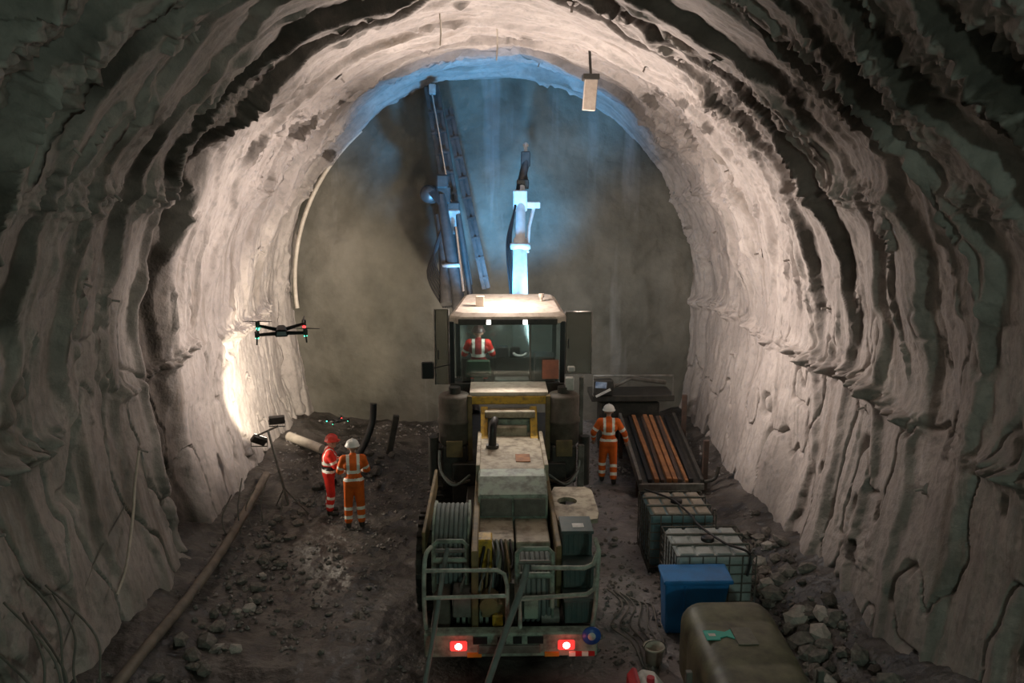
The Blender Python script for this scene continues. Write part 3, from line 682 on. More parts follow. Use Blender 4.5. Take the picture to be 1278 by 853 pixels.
bx(((-0.40, 16.75, 4.46), (-0.22, 16.9, 4.68))).build('roof_lamp_box', 'tin', cab_roof, 0.01)
mb = MB(); mb.cyl((1.02, 17.3, 4.46), (1.02, 17.3, 4.58), 0.03, 10); mb.cyl((1.02, 17.3, 4.58), (1.02, 17.3, 4.66), 0.06, 12); mb.build('roof_beacon', 'tin', cab_roof)
# doors folded open on both sides, mirror
for (x0, x1, z0, z1) in ((1.48, 2.02, 3.08, 4.40), (-1.24, -0.96, 2.86, 4.46)):
    y = 16.42
    d = MB().tube([(x0, y, z0), (x1, y, z0), (x1, y, z1), (x0, y, z1)], 0.022, 8, closed=True).build('cab_door', 'grey', rig)
    bx(((x0, y-0.004, z0), (x1, y+0.004, z1))).build('door_pane', 'dirtyglass', d)
    MB().cyl((x0+0.06, y-0.03, z0+0.55), (x0+0.06, y-0.03, z0+0.75), 0.015, 8).build('door_handle', 'black', d)
mr = bx(((-1.50, 15.98, 3.08), (-1.24, 16.04, 3.44))).build('mirror', 'black', rig, 0.02)
MB().tube([(-1.25, 16.03, 3.3), (-0.92, 16.16, 3.35)], 0.015, 6).build('mirror_arm', 'black', mr)
bx(((0.98, 16.10, 3.04), (1.32, 16.13, 3.44))).build('orange_board', 'orangepad', rig, 0.005, 'faded orange board on the rear window')
# inside the cab
st = bx(((-0.62, 16.6, 2.95), (-0.08, 17.1, 3.08)), ((-0.6, 16.52, 3.05), (-0.1, 16.62, 3.35)), ((-0.45, 16.75, 2.62), (-0.25, 16.95, 2.95))).build('operator_seat', 'seat', rig, 0.03)
bx(((-0.0, 17.3, 2.62), (1.2, 17.9, 3.25)), ((-0.75, 17.5, 2.62), (0.0, 17.9, 3.2))).build('control_console', 'dark', rig, 0.03)
bx(((0.02, 17.15, 3.25), (0.3, 17.3, 3.5)), ((0.34, 17.25, 3.25), (0.56, 17.35, 3.48))).build('control_screen', 'black', rig, 0.02)
MB().tube([(0.55+0.14*math.cos(a), 16.95, 3.42+0.07*math.sin(a)) for a in np.linspace(R(180), R(360), 9)], 0.03, 8).build('hand_lever', 'white', rig)
bx(((0.0, 16.3, 2.62), (0.72, 16.6, 2.98))).build('cab_cabinet', 'grey', rig, 0.02)
bx(((0.85, 16.6, 2.62), (1.3, 17.1, 3.4))).build('cab_cabinet', 'dark', rig, 0.03)
# front work lamp
bx(((-0.25, 18.42, 4.0), (-0.05, 18.56, 4.16))).build('boom_lamp_housing', 'black', rig, 0.01)

# left boom with twin feed rails
b = MB(); b.tube([(-0.55, 18.6, 1.6), (-0.95, 20.4, 4.2)], [0.20, 0.17], 12); b.tube([(-0.95, 20.4, 4.2), (-1.40, 21.4, 6.7)], [0.17, 0.13], 12)
bl = b.build('boom_arm', 'boomdark', rig)
MB().tube([(-1.22, 20.2, 4.0), (-1.32, 20.9, 5.2), (-1.45, 21.3, 6.2)], [0.16, 0.13, 0.11], 12).build('boom_cylinder', 'boomdark', bl)
MB().tube([(-0.78, 20.3, 4.3), (-1.0, 21.1, 5.9)], 0.05, 10).build('piston_rod', 'chrome', bl)
MB().tube([(-0.62, 20.9, 4.0), (-0.95, 21.4, 6.2)], 0.08, 10).build('boom_cylinder', 'boomdark', bl)
mb = MB()
for z_ in (4.55, 4.95): mb.lathe([(0.15, -0.06), (0.27, -0.04), (0.27, 0.04), (0.15, 0.06)], (-1.12, 20.75, z_), 'z', 18)
mb.build('boom_collar', 'boomgrey', bl)
MB().lathe([(0.02, -0.2), (0.2, -0.18), (0.24, 0), (0.2, 0.18), (0.02, 0.2)], (-1.72, 21.45, 6.75), 'y', 18).build('rotation_unit', 'boomdark', bl)
bx(((-1.75, 21.35, 6.5), (-1.15, 21.65, 6.95)), ((-1.5, 21.2, 6.9), (-1.2, 21.5, 7.25)), ((-1.25, 21.4, 6.0), (-0.9, 21.6, 6.55))).build('boom_head', 'boomdark', bl, 0.04)
for k in range(6):
    o_ = 0.06*k
    MB().tube(curve_pts([(-1.0-o_, 20.3, 3.9), (-1.55-o_*0.6, 20.7, 5.1-o_), (-1.35+o_*0.5, 21.1, 6.0), (-1.5-o_, 21.3, 6.9)], 6), 0.028, 6).build('hydraulic_hose', 'blackhose', bl)
def feed(p0, p1, wx_, dy, m, name):
    p0, p1 = Vector(p0), Vector(p1); t = (p1-p0).normalized(); u = Vector((0,1,0)).cross(t).normalized(); n = t.cross(u)
    mb = MB()
    for sg in (-1, 1):
        q0, q1 = p0 + u*wx_*sg, p1 + u*wx_*sg
        mb.hexa([q0 + u*a + n*b_ for a, b_ in ((-.045,-dy),(.045,-dy),(.045,dy),(-.045,dy))], [q1 + u*a + n*b_ for a, b_ in ((-.045,-dy),(.045,-dy),(.045,dy),(-.045,dy))])
    L_ = (p1-p0).length
    mb.hexa([p0 + u*a + n*b_ for a, b_ in ((-wx_,-.02),(wx_,-.02),(wx_,dy*.9),(-wx_,dy*.9))], [p1 + u*a + n*b_ for a, b_ in ((-wx_,-.02),(wx_,-.02),(wx_,dy*.9),(-wx_,dy*.9))])
    o = mb.build(name, m, rig)
    k = int(L_/0.55)
    for i in range(k):
        c = p0 + t*(0.3 + i*0.55)
        br = MB(); br.hexa([c + u*a + n*b_ + t*-0.03 for a, b_ in ((-wx_-.05,-dy-.03),(wx_+.05,-dy-.03),(wx_+.05,-dy),(-wx_-.05,-dy))], [c + u*a + n*b_ + t*0.03 for a, b_ in ((-wx_-.05,-dy-.03),(wx_+.05,-dy-.03),(wx_+.05,-dy),(-wx_-.05,-dy))])
        br.build('feed_bracket', m, o)
    return o, t, u, n
fo, t, u, n = feed((-0.78, 21.6, 4.3), (-1.66, 22.45, 9.55), 0.15, 0.11, 'boomdark', 'feed_beam')
MB().tube([Vector((-0.78, 21.4, 4.3)), Vector((-1.66, 22.25, 9.5))], 0.025, 8).build('drill_rod', 'chrome', fo)
dr = Vector((-0.98, 21.75, 5.9)); bx(((-1.25, 21.35, 5.7), (-0.9, 21.65, 6.35))).build('rock_drill', 'boomgrey', fo, 0.04)
bx(((-1.72, 22.2, 9.35), (-1.54, 22.5, 9.62))).build('feed_tip', 'boomgrey', fo, 0.02)
fo2, *_ = feed((-0.22, 21.7, 4.2), (-1.22, 22.5, 9.0), 0.07, 0.09, 'boomdark', 'feed_beam')
# right boom, pale
mb = MB(); mb.tube([(0.62, 18.4, 2.6), (0.63, 19.6, 4.5), (0.66, 20.6, 5.6)], [0.2, 0.19, 0.17], 14)
br_ = mb.build('boom_arm', 'boomwhite', rig)
mb = MB(); mb.tube([(0.66, 20.5, 5.5), (0.70, 21.3, 6.6)], [0.13, 0.12], 12); mb.box((0.5, 21.1, 6.3), (0.86, 21.4, 6.85)); mb.build('boom_extension', 'boomwhite', br_, 0.03)
MB().lathe([(0.17, -0.09), (0.26, -0.07), (0.26, 0.07), (0.17, 0.09)], (0.66, 20.45, 5.45), 'z', 18).build('boom_collar', 'boomwhite', br_)
mb = MB(); mb.tube([(0.84, 20.5, 5.3), (0.90, 20.95, 5.9), (1.05, 21.2, 6.45)], 0.05, 8); mb.box((0.85, 21.1, 6.38), (1.2, 21.3, 6.55)); mb.build('boom_bracket', 'boomwhite', br_, 0.02)
MB().cyl((0.70, 21.3, 6.6), (0.74, 21.5, 6.95), 0.11, 12, 0.07).build('boom_cone', 'boomwhite', br_)
hd = MB(); hd.box((0.60, 21.5, 6.88), (0.92, 21.8, 7.12)); hd.tube([(0.72, 21.65, 7.05), (0.86, 21.8, 7.6)], 0.11, 10); hd.box((0.72, 21.7, 7.45), (0.96, 21.95, 7.85)); hd.tube([(0.9, 21.8, 7.0), (0.78, 21.85, 7.5)], 0.05, 8)
hd.build('nozzle_head', 'boomdark', br_, 0.03)
mb = MB(); mb.tube([(0.84, 21.85, 7.8), (0.85, 21.95, 8.05)], 0.05, 10); mb.lathe([(0.02, -0.08), (0.075, -0.03), (0.075, 0.03), (0.02, 0.08)], (0.85, 21.95, 8.02), 'z', 14); mb.build('nozzle_tip', 'boomwhite', br_)
for k in range(3):
    MB().tube(curve_pts([(0.5-0.05*k, 19.5, 4.3), (0.42-0.05*k, 20.5, 5.5), (0.52, 21.0, 6.3), (0.62+0.05*k, 21.5, 7.0)], 6), 0.025, 6).build('hydraulic_hose', 'blackhose', br_)

# supply hose and power cable leaving the reels towards the camera
def hose_floor(pts): return [(x, y, z if z is not None else fz(x, y)+0.05) for x, y, z in pts]
solo(MB().tube(curve_pts(hose_floor([(-0.70, 10.86, 1.80), (-0.74, 10.6, 1.62), (-0.84, 10.05, 1.02), (-0.96, 9.5, 0.42), (-1.05, 8.9, None), (-1.2, 7.5, None), (-1.5, 5.0, None), (-1.6, 1.0, None)]), 8), 0.034, 8),
     'water_hose', 'hose', (-1.2, 7.5, 0), 'thin grey hose trailing from the left reel of the drilling rig', 'hose')
solo(MB().tube(curve_pts(hose_floor([(0.44, 10.42, 1.75), (0.36, 10.2, 1.52), (0.16, 9.95, 1.10), (-0.1, 9.6, 0.50), (-0.32, 9.1, None), (-0.6, 7.5, None), (-0.9, 5.0, None), (-1.0, 1.0, None)]), 8), 0.048, 8),
     'supply_hose', 'hose', (-0.6, 7.5, 0), 'thick grey hose trailing from the right reel of the drilling rig', 'hose')

# ------------------------------------------------------------------ people
def remesh(mb, vox, smooth=2):
    me = mb.mesh('tmp'); o = bpy.data.objects.new('tmp', me); COL.objects.link(o)
    m_ = o.modifiers.new('r', 'REMESH'); m_.mode = 'VOXEL'; m_.voxel_size = vox; m_.use_smooth_shade = True
    s_ = o.modifiers.new('s', 'SMOOTH'); s_.factor = 0.5; s_.iterations = smooth
    dg = bpy.context.evaluated_depsgraph_get(); out = bpy.data.meshes.new_from_object(o.evaluated_get(dg))
    bpy.data.objects.remove(o); bpy.data.meshes.remove(me); return out

def person(base, rz, label, J, suit, helmet, group=None, belt=None, seated=False, trouser=None, vest=None, hair=False):
    """J: joints in metres, facing +y, x to the right"""
    p = empty('person', base, label, 'person', group, rz)
    V = {k: Vector(v) for k, v in J.items()}
    def limb(m_, a, ra, b_, rb): m_.capsule(V[a], ra, V[b_], rb)
    body = MB()
    body.capsule(V['pelvis'] - Vector((0.07,0,0)), 0.115, V['pelvis'] + Vector((0.07,0,0)), 0.115)
    body.capsule(V['pelvis'], 0.12, V['chest'], 0.135); body.capsule(V['chest'] - Vector((0.06,0,0)), 0.125, V['chest'] + Vector((0.06,0,0)), 0.125)
    body.capsule(V['shl'], 0.075, V['shr'], 0.075); body.capsule(V['neck'] - Vector((0,0,.05)), 0.058, V['head'] - Vector((0,0,.04)), 0.052)
    H_ = V['head']; f = V.get('look', Vector((0,1,0))).normalized(); sx = f.cross(Vector((0,0,1))).normalized()
    body.capsule(H_ - f*0.02 + Vector((0,0,.03)), 0.092, H_ + f*0.02 + Vector((0,0,.03)), 0.088)
    body.capsule(H_ + f*0.035 + Vector((0,0,-.02)), 0.07, H_ + f*0.045 + Vector((0,0,-.075)), 0.042)
    body.capsule(H_ + f*0.105 + Vector((0,0,.025)), 0.013, H_ + f*0.125 + Vector((0,0,-.015)), 0.018)
    for sg in (-1, 1): body.capsule(H_ + sx*0.093*sg + Vector((0,0,.02)), 0.018, H_ + sx*0.096*sg + Vector((0,0,-.02)), 0.014)
    for s_ in 'lr':
        limb(body, 'sh'+s_, 0.058, 'el'+s_, 0.045); limb(body, 'el'+s_, 0.045, 'wr'+s_, 0.032)
        limb(body, 'hip'+s_, 0.088, 'kn'+s_, 0.06); limb(body, 'kn'+s_, 0.06, 'an'+s_, 0.04)
        fd = V['toe'+s_] - V['an'+s_]; body.capsule(V['an'+s_], 0.042, V['an'+s_] + fd*0.9, 0.032)
        # hand: palm, four bent fingers of different lengths, thumb off the side
        d = (V['wr'+s_] - V['el'+s_]).normalized(); side = d.cross(Vector((0,0,1)))
        side = side.normalized() if side.length > .1 else Vector((1,0,0)); up = side.cross(d)
        w_ = V['wr'+s_]; pc = w_ + d*0.075
        body.capsule(w_, 0.026, pc, 0.03); body.capsule(pc - side*0.026, 0.017, pc + side*0.026, 0.017)
        for k in range(4):
            r0 = pc + side*(-0.03 + 0.02*k) + d*0.012; ln = (0.036, 0.042, 0.038, 0.030)[k]
            k1 = r0 + d*ln - up*0.008; k2 = k1 + d*ln*0.5 - up*ln*0.7
            body.capsule(r0, 0.0095, k1, 0.009, 8, 2); body.capsule(k1, 0.009, k2, 0.008, 8, 2)
        tsd = -1 if s_ == 'r' else 1
        t0 = w_ + d*0.035 + side*0.024*tsd; t1 = t0 + d*0.035 + side*0.03*tsd - up*0.01; t2 = t1 + d*0.03 - up*0.012
        body.capsule(t0, 0.012, t1, 0.0105, 8, 2); body.capsule(t1, 0.0105, t2, 0.009, 8, 2)
    me = remesh(body, 0.0085, 1); me.name = 'body'; me.materials.append(M['skin']); me.materials.append(M['feature'])
    marks = [(H_ + f*0.10 + sx*0.033*sg + Vector((0,0,.03)), 0.014) for sg in (-1, 1)] + [(H_ + f*0.09 + sx*0.018*q_ + Vector((0,0,-.055)), 0.011) for q_ in (-1, 0, 1)]
    for pl in me.polygons:
        if (pl.center - H_).length < 0.16 and any((pl.center - c).length < r_+0.004 for c, r_ in marks): pl.material_index = 1
    o = bpy.data.objects.new('body', me); COL.objects.link(o); o.parent = p
    # clothes
    def cloth(name, mbx, mats, fn, vox=0.013):
        me = remesh(mbx, vox, 3); me.name = name
        for m_ in mats: me.materials.append(M[m_])
        idx = [fn(pl.center) for pl in me.polygons]; me.polygons.foreach_set('material_index', idx); me.update()
        o = bpy.data.objects.new(name, me); COL.objects.link(o); o.parent = p; return o
    def along(c, a, b_):
        d = V[b_]-V[a]; t_ = (c-V[a]).dot(d)/d.length_squared; q = V[a] + d*max(0, min(1, t_)); return t_, (c-q).length
    tro = MB()
    tro.capsule(V['pelvis'] - Vector((0.075,0,0)), 0.135, V['pelvis'] + Vector((0.075,0,0)), 0.135)
    for s_ in 'lr':
        limb(tro, 'hip'+s_, 0.118, 'kn'+s_, 0.09)
        e_ = V['kn'+s_] + (V['an'+s_]-V['kn'+s_])*0.78; tro.capsule(V['kn'+s_], 0.09, e_, 0.083)
    def tf(c):
        best = min((along(c, 'kn'+s_, 'an'+s_)[::-1] for s_ in 'lr'))
        t_, dd = best[1], best[0]
        return 1 if dd < 0.12 and (0.10 < t_ < 0.26 or 0.52 < t_ < 0.70) else 0
    cloth('trousers', tro, [trouser or suit, 'refl'], tf)
    jk = MB(); up_ = (V['chest'] - V['pelvis']).normalized()
    lo = V['pelvis'] + up_*0.04
    jk.capsule(lo - Vector((0.07,0,0)), 0.145, lo + Vector((0.07,0,0)), 0.145)
    jk.capsule(lo, 0.15, V['chest'], 0.165); jk.capsule(V['chest'] - Vector((0.075,0,0)), 0.15, V['chest'] + Vector((0.075,0,0)), 0.15)
    jk.capsule(V['shl'], 0.095, V['shr'], 0.095); jk.capsule(V['neck'] - Vector((0,0,.06)), 0.085, V['neck'], 0.078)
    for s_ in 'lr':
        limb(jk, 'sh'+s_, 0.09, 'el'+s_, 0.072); jk.capsule(V['el'+s_], 0.072, V['el'+s_] + (V['wr'+s_]-V['el'+s_])*0.9, 0.056)
    tl = (V['neck'] - V['pelvis']).length
    def jf(c):
        for s_ in 'lr':
            t_, dd = along(c, 'el'+s_, 'wr'+s_); t2, d2 = along(c, 'sh'+s_, 'el'+s_)
            if min(dd, d2) < 0.10 and abs(c.x - V['chest'].x) > 0.16:
                if dd < d2: return 1 if 0.25 < t_ < 0.5 else (0 if not vest else 0)
                return 1 if 0.6 < t2 < 0.8 else 0
        h = (c - V['pelvis']).dot(up_)/tl
        if belt and 0.20 < h < 0.34: return 2
        if 0.10 < h < 0.21 or 0.38 < h < 0.50: return 1
        if h >= 0.5 and 0.075 < abs(c.x - V['chest'].x) < 0.13: return 1
        return 3 if vest else 0
    cloth('jacket', jk, [suit, 'refl', 'black', vest or suit], jf)
    for s_ in 'lr':
        bt = MB(); fd = (V['toe'+s_] - V['an'+s_]); sh = V['kn'+s_] + (V['an'+s_]-V['kn'+s_])*0.62
        bt.capsule(sh, 0.066, V['an'+s_], 0.06); bt.capsule(V['an'+s_] - Vector((0,0,.03)), 0.055, V['an'+s_] + fd - Vector((0,0,.0)), 0.045)
        me = remesh(bt, 0.013, 2); me.name = 'boot'; me.materials.append(M['boots'])
        for v_ in me.vertices:
            if not seated: v_.co.z = max(v_.co.z, 0.0)
        o = bpy.data.objects.new('boot', me); COL.objects.link(o); o.parent = p
    hm = MB(); hc = H_ + Vector((0,0,.045)); rr_ = 0.135
    prof = [(rr_*1.0, 0.0)] + [(rr_*math.cos(a), 0.02 + 0.125*math.sin(a)) for a in np.linspace(0, R(88), 9)]
    hm.lathe([(rr_*0.98, 0.0), (rr_*1.13, -0.005), (rr_*1.13, 0.008)] + prof[1:], hc, 'z', 24)
    hm.prism([(-0.02, 0.135), (0.02, 0.135), (0.02, 0.152), (-0.02, 0.152)], 'y', -0.1, 0.1) if False else None
    hh = hm.build('helmet', helmet, p, local=True)
    rg = MB().tube([hc + Vector((0, 0.128*math.cos(a), 0.022+0.125*math.sin(a))) for a in np.linspace(R(15), R(165), 12)], 0.012, 6); rg.build('helmet_ridge', helmet, hh, local=True)
    pk = MB(); pts = [hc + f*0.12 + sx*xx + f*(0.07 - abs(xx)*0.5) for xx in np.linspace(-0.1, 0.1, 7)]; bs_ = [hc + f*0.06 + sx*xx for xx in np.linspace(-0.12, 0.12, 7)]
    vs_ = [q + Vector((0,0,.012)) for q in bs_] + [q + Vector((0,0,0)) for q in pts] + [q + Vector((0,0,-.004)) for q in bs_] + [q + Vector((0,0,-.012)) for q in pts]
    fs_ = []
    for i in range(6): fs_ += [(i, i+1, 8+i, 7+i), (14+i, 21+i, 22+i, 15+i), (7+i, 8+i, 22+i, 21+i), (i, 14+i, 15+i, i+1)]
    pk.add(vs_, fs_).build('helmet_peak', helmet, hh, local=True)
    return p, V

def stand(h=1.80, lean=0.0, **kw):
    k = h/1.80
    J = dict(pelvis=(0, 0, .96), chest=(0, .02+lean*.6, 1.33), neck=(0, .03+lean, 1.50), head=(0, .06+lean*1.2, 1.65), shl=(-.18, .01+lean*.9, 1.44), shr=(.18, .01+lean*.9, 1.44),
             ell=(-.27, .0, 1.17), elr=(.27, .0, 1.17), wrl=(-.25, .18, 1.0), wrr=(.25, .18, 1.0), hipl=(-.09, 0, .92), hipr=(.09, 0, .92), knl=(-.12, .03, .5), knr=(.12, .03, .5),
             anl=(-.13, -.02, .10), anr=(.13, -.02, .10), toel=(-.14, .14, .045), toer=(.14, .14, .045))
    J.update(kw)
    return {a: (tuple(c*k for c in b) if a != 'look' else b) for a, b in J.items()}
person((-2.90, 15.62, fz(-2.9, 15.62)), R(10), 'worker in orange hi-vis suit and white helmet, seen from behind, left of the rig',
       stand(1.86, 0.05, ell=(-.27, .10, 1.19), wrl=(-.14, .32, 1.12), elr=(.27, .10, 1.19), wrr=(.14, .32, 1.12)), 'orange', 'helmet')
person((-3.58, 16.42, fz(-3.58, 16.42)), R(-75), 'worker in red hi-vis suit and red helmet standing beside the orange-suited worker',
       stand(1.76, 0.03, ell=(-.24, .14, 1.18), wrl=(-.10, .36, 1.20), elr=(.24, .14, 1.18), wrr=(.10, .36, 1.20)), 'red', 'redhelmet', belt=True)
person((2.66, 17.95, fz(2.66, 17.95)), R(-4), 'orange-suited worker in white helmet walking right of the rig beside the bars',
       stand(1.92, 0.02, ell=(-.33, .02, 1.20), wrl=(-.32, .16, 1.0), elr=(.35, .02, 1.18), wrr=(.40, .12, .98), knl=(-.12, .12, .52), anl=(-.12, .10, .11), toel=(-.12, .26, .05), anr=(.12, -.12, .12), toer=(.13, .03, .045)), 'orange', 'helmet')
# operator seated in the cab
sj = dict(pelvis=(0, 0, .56), chest=(0, .0, .93), neck=(0, .03, 1.10), head=(0, .06, 1.24), shl=(-.19, .0, 1.04), shr=(.19, .0, 1.04), ell=(-.30, .06, .80), elr=(.30, .06, .80), wrl=(-.30, .30, .80), wrr=(.30, .30, .80),
          hipl=(-.09, .02, .54), hipr=(.09, .02, .54), knl=(-.13, .42, .53), knr=(.13, .42, .53), anl=(-.13, .42, .13), anr=(.13, .42, .13), toel=(-.14, .56, .06), toer=(.14, .56, .06))
person((-0.35, 16.82, 2.62), R(0), 'operator in red hi-vis vest sitting inside the cab, seen through the rear window', sj, 'red', 'darkhelmet', seated=True, vest='darkred')

# ------------------------------------------------------------------ drones
def drone(loc, k, label, rz, led=True, tilt=0.0):
    d = empty('drone', loc, label, 'drone', 'drones', rz); d.scale = (k, k, k); d.rotation_euler = (tilt, 0, rz)
    b_ = MB().hexa([(-.09,-.16,-.04),(.09,-.16,-.04),(.07,.17,-.03),(-.07,.17,-.03)], [(-.07,-.14,.05),(.07,-.14,.05),(.05,.13,.06),(-.05,.13,.06)])
    b_.build('body', 'black', d, 0.02, local=True)
    MB().box((-.045, .15, -.09), (.045, .22, -.02)).build('gimbal_camera', 'dark', d, 0.01, local=True)
    for sx_ in (-1, 1):
        for sy_ in (-1, 1):
            e_ = Vector((sx_*.30, sy_*.26, .03))
            a_ = MB().tube([(sx_*.05, sy_*.1, 0.0), e_], [.028, .02], 8).build('arm', 'black', d, local=True)
            MB().cyl(e_ - Vector((0,0,.03)), e_ + Vector((0,0,.05)), .03, 10).build('motor', 'dark', a_, local=True)
            pr = MB()
            for q in (0, 1):
                an = R(35 + 50*sx_*sy_) + q*math.pi
                dv = Vector((math.cos(an), math.sin(an), 0)); sv = Vector((-dv.y, dv.x, 0))
                c0 = e_ + Vector((0,0,.055))
                pr.hexa([c0 - sv*.008, c0 + sv*.012, c0 + dv*.19 + sv*.008, c0 + dv*.19 - sv*.006], [c0 - sv*.008 + Vector((0,0,.006)), c0 + sv*.012 + Vector((0,0,.01)), c0 + dv*.19 + sv*.008 + Vector((0,0,.005)), c0 + dv*.19 - sv*.006 + Vector((0,0,.004))])
            pr.build('propeller', 'black', a_, local=True)
            lg = MB().tube([e_, e_ + Vector((sx_*.01, 0, -.13))], .012, 6).build('landing_leg', 'black', a_, local=True)
            MB().lathe([(.001, -.02), (.022, -.012), (.022, .012), (.001, .02)], e_ + Vector((0, -0.03*sy_, -.04)), 'z', 10).build('navigation_light', 'green_led' if not (sx_ > 0 and sy_ > 0) else 'red_led', a_, local=True)
    return d
drone((-2.42, 9.0, 5.36), 0.86, 'black drone with green lights hovering in front of the left wall', R(15), tilt=R(4))
drone((-3.5, 17.2, 1.84), 0.62, 'small black drone with green lights hovering just above the red-suited worker', R(40))

# ------------------------------------------------------------------ floodlight stand by the left wall
fs = empty('floodlight_stand', (-4.44, 16.24, fz(-4.44, 16.24)), 'tripod stand with two rectangular floodlights in front of the lit left wall', 'floodlight')
zb = fs.location.z
MB().tube([(-4.42, 16.22, zb+0.25), (-4.78, 16.3, 1.92)], 0.028, 8).build('pole', 'grey', fs)
for a in (20, 140, 260):
    MB().tube([(-4.5, 16.24, zb+0.62), (-4.44+0.42*math.cos(R(a)), 16.24+0.42*math.sin(R(a)), fz(-4.44+0.42*math.cos(R(a)), 16.24+0.42*math.sin(R(a)))+0.01)], 0.016, 6).build('tripod_leg', 'grey', fs)
MB().tube([(-5.02, 16.28, 1.80), (-4.56, 16.32, 2.0)], 0.022, 8).build('crossbar', 'grey', fs)
for c, rot in (((-4.60, 16.36, 2.12), (0.25, 0.0, 0.35)), ((-4.98, 16.30, 1.70), (0.5, 0.5, 0.6))):
    c = Vector(c); h = MB().box(c - Vector((.16, .05, .09)), c + Vector((.16, .05, .09)), rot).build('lamp_head', 'dark', fs, 0.015)
    MB().box(c + Vector((-.14, .05, -.075)), c + Vector((.14, .058, .075)), rot, piv=c).build('lamp_lens', 'flood', h)
    MB().tube([c + Vector((-.17, 0, 0)), c + Vector((-.17, 0, -.14)), c + Vector((.17, 0, -.14)), c + Vector((.17, 0, 0))], 0.012, 6).build('yoke', 'grey', h)

# ------------------------------------------------------------------ pipes and cables along the left wall
def gp(x, y, dz=0.0): return (x, y, fz(x, y) + dz)
pp = [(-5.05, 8.6), (-5.02, 10.2), (-5.0, 12.0), (-5.05, 14.0), (-5.12, 16.0), (-5.2, 17.4)]
solo(MB().tube(curve_pts([gp(x, y, 0.10 + 0.03*i) for i, (x, y) in enumerate(pp)], 6), 0.085, 12), 'long_pipe', 'brownpipe', gp(-5.0, 12.0), 'long muddy pipe lying along the foot of the left wall', 'pipe')
solo(MB().tube([gp(-5.35, 20.05, 0.14), gp(-4.35, 19.35, 0.16)], 0.12, 14), 'short_pipe', 'palepipe', gp(-4.8, 19.7), 'short pale pipe lying on the muck behind the red-suited worker', 'pipe')
solo(MB().tube(curve_pts([gp(-3.55, 18.3, 0.0), (-3.2, 18.8, 0.75), (-3.02, 19.0, 1.25), (-2.98, 19.05, 1.72)], 8), 0.085, 12), 'black_hose', 'blackhose', gp(-3.55, 18.3), 'thick black hose rising out of the muck near the face', 'hose')
solo(MB().box((-2.68, 19.45, fz(-2.6, 19.5)-0.05), (-2.52, 19.55, fz(-2.6, 19.5)+1.1), (0.06, 0.2, 0.2)), 'steel_post', 'dark', gp(-2.6, 19.5), 'leaning dark steel post beside the black hose', 'post', bevel=0.02)
# loose cables on the left
for i in range(9):
    y0 = 7.6 + 0.22*i; x0 = -5.05 + 0.05*math.sin(i*2.1)
    top, nrm = wall_point(-(ARC+1.9+0.25*(i % 3)), y0+0.5)
    top = top + nrm*0.05
    mid = Vector((top.x+0.45+0.12*(i % 4), y0+0.05*(i % 3), top.z-0.35-0.1*(i % 2)))
    g_ = gp(x0+0.5+0.09*(i % 5), y0-0.2, 0.03); g2 = gp(x0+0.2, y0-1.3, 0.03)
    solo(MB().tube(curve_pts([top, mid, Vector((mid.x+0.1, y0-0.1, (mid.z+g_[2])/2)), g_, g2], 8), 0.016, 6), 'loose_cable', 'cable', gp(x0+0.5, y0), 'pale cable drooping in the tangle at the foot of the left wall', 'cable', 'tangle of cables by the left wall')
def wallcurve(ss, r_, m_, name, label, cat, off=0.04, sag=None):
    pts = []
    for (s_, y_) in ss:
        p_, n_v = wall_point(s_, y_); pts.append(p_ + n_v*off)
    cp = curve_pts(pts, 6)
    o = solo(MB().tube(cp, r_, 8), name, m_, tuple(pts[-1]), label, cat); return o
wallcurve([(-(ARC+1.35), 12.6), (-(ARC+1.75), 12.3), (-(ARC+2.2), 11.9), (-(ARC+2.7), 11.3), (-(ARC+2.95), 10.9)], 0.022, 'palepipe', 'bent_wire', 'pale bent wire sticking out of the left wall', 'wire', 0.16)
wallcurve([(-(ARC+2.0), 11.9), (-(ARC+2.5), 10.9), (-(ARC+3.0), 9.7), (-(ARC+3.1), 9.3)], 0.012, 'cable', 'thin_wire', 'thin straight wire slanting down the left wall', 'wire', 0.12)
for i, (y0, h_) in enumerate(((14.6, 0.9), (14.9, 1.1), (15.3, 0.8), (15.6, 0.75))):
    g_ = gp(-5.15+0.12*i, y0, 0.0)
    solo(MB().tube(curve_pts([g_, (g_[0]-0.15+0.1*(i % 2), y0+0.1, g_[2]+h_*0.5), (g_[0]+0.02, y0+0.25, g_[2]+h_)], 6), 0.014, 6), 'rebar_end', 'cable', g_, 'bent steel bar end poking up from the muck behind the long pipe', 'steel bar', 'bent bar ends by the left wall')

# pale arch rib at the left rim of the face
pts = []
for a in np.linspace(40, 96, 26):
    r_ = RT - 0.36; pts.append((-r_*math.sin(R(a)), YF-0.42, ZC + r_*math.cos(R(a))))
ar = solo(MB().tube(pts, 0.06, 8), 'arch_rib', 'palepipe', pts[-1], 'pale curved rib along the left rim of the rock face', 'rib')
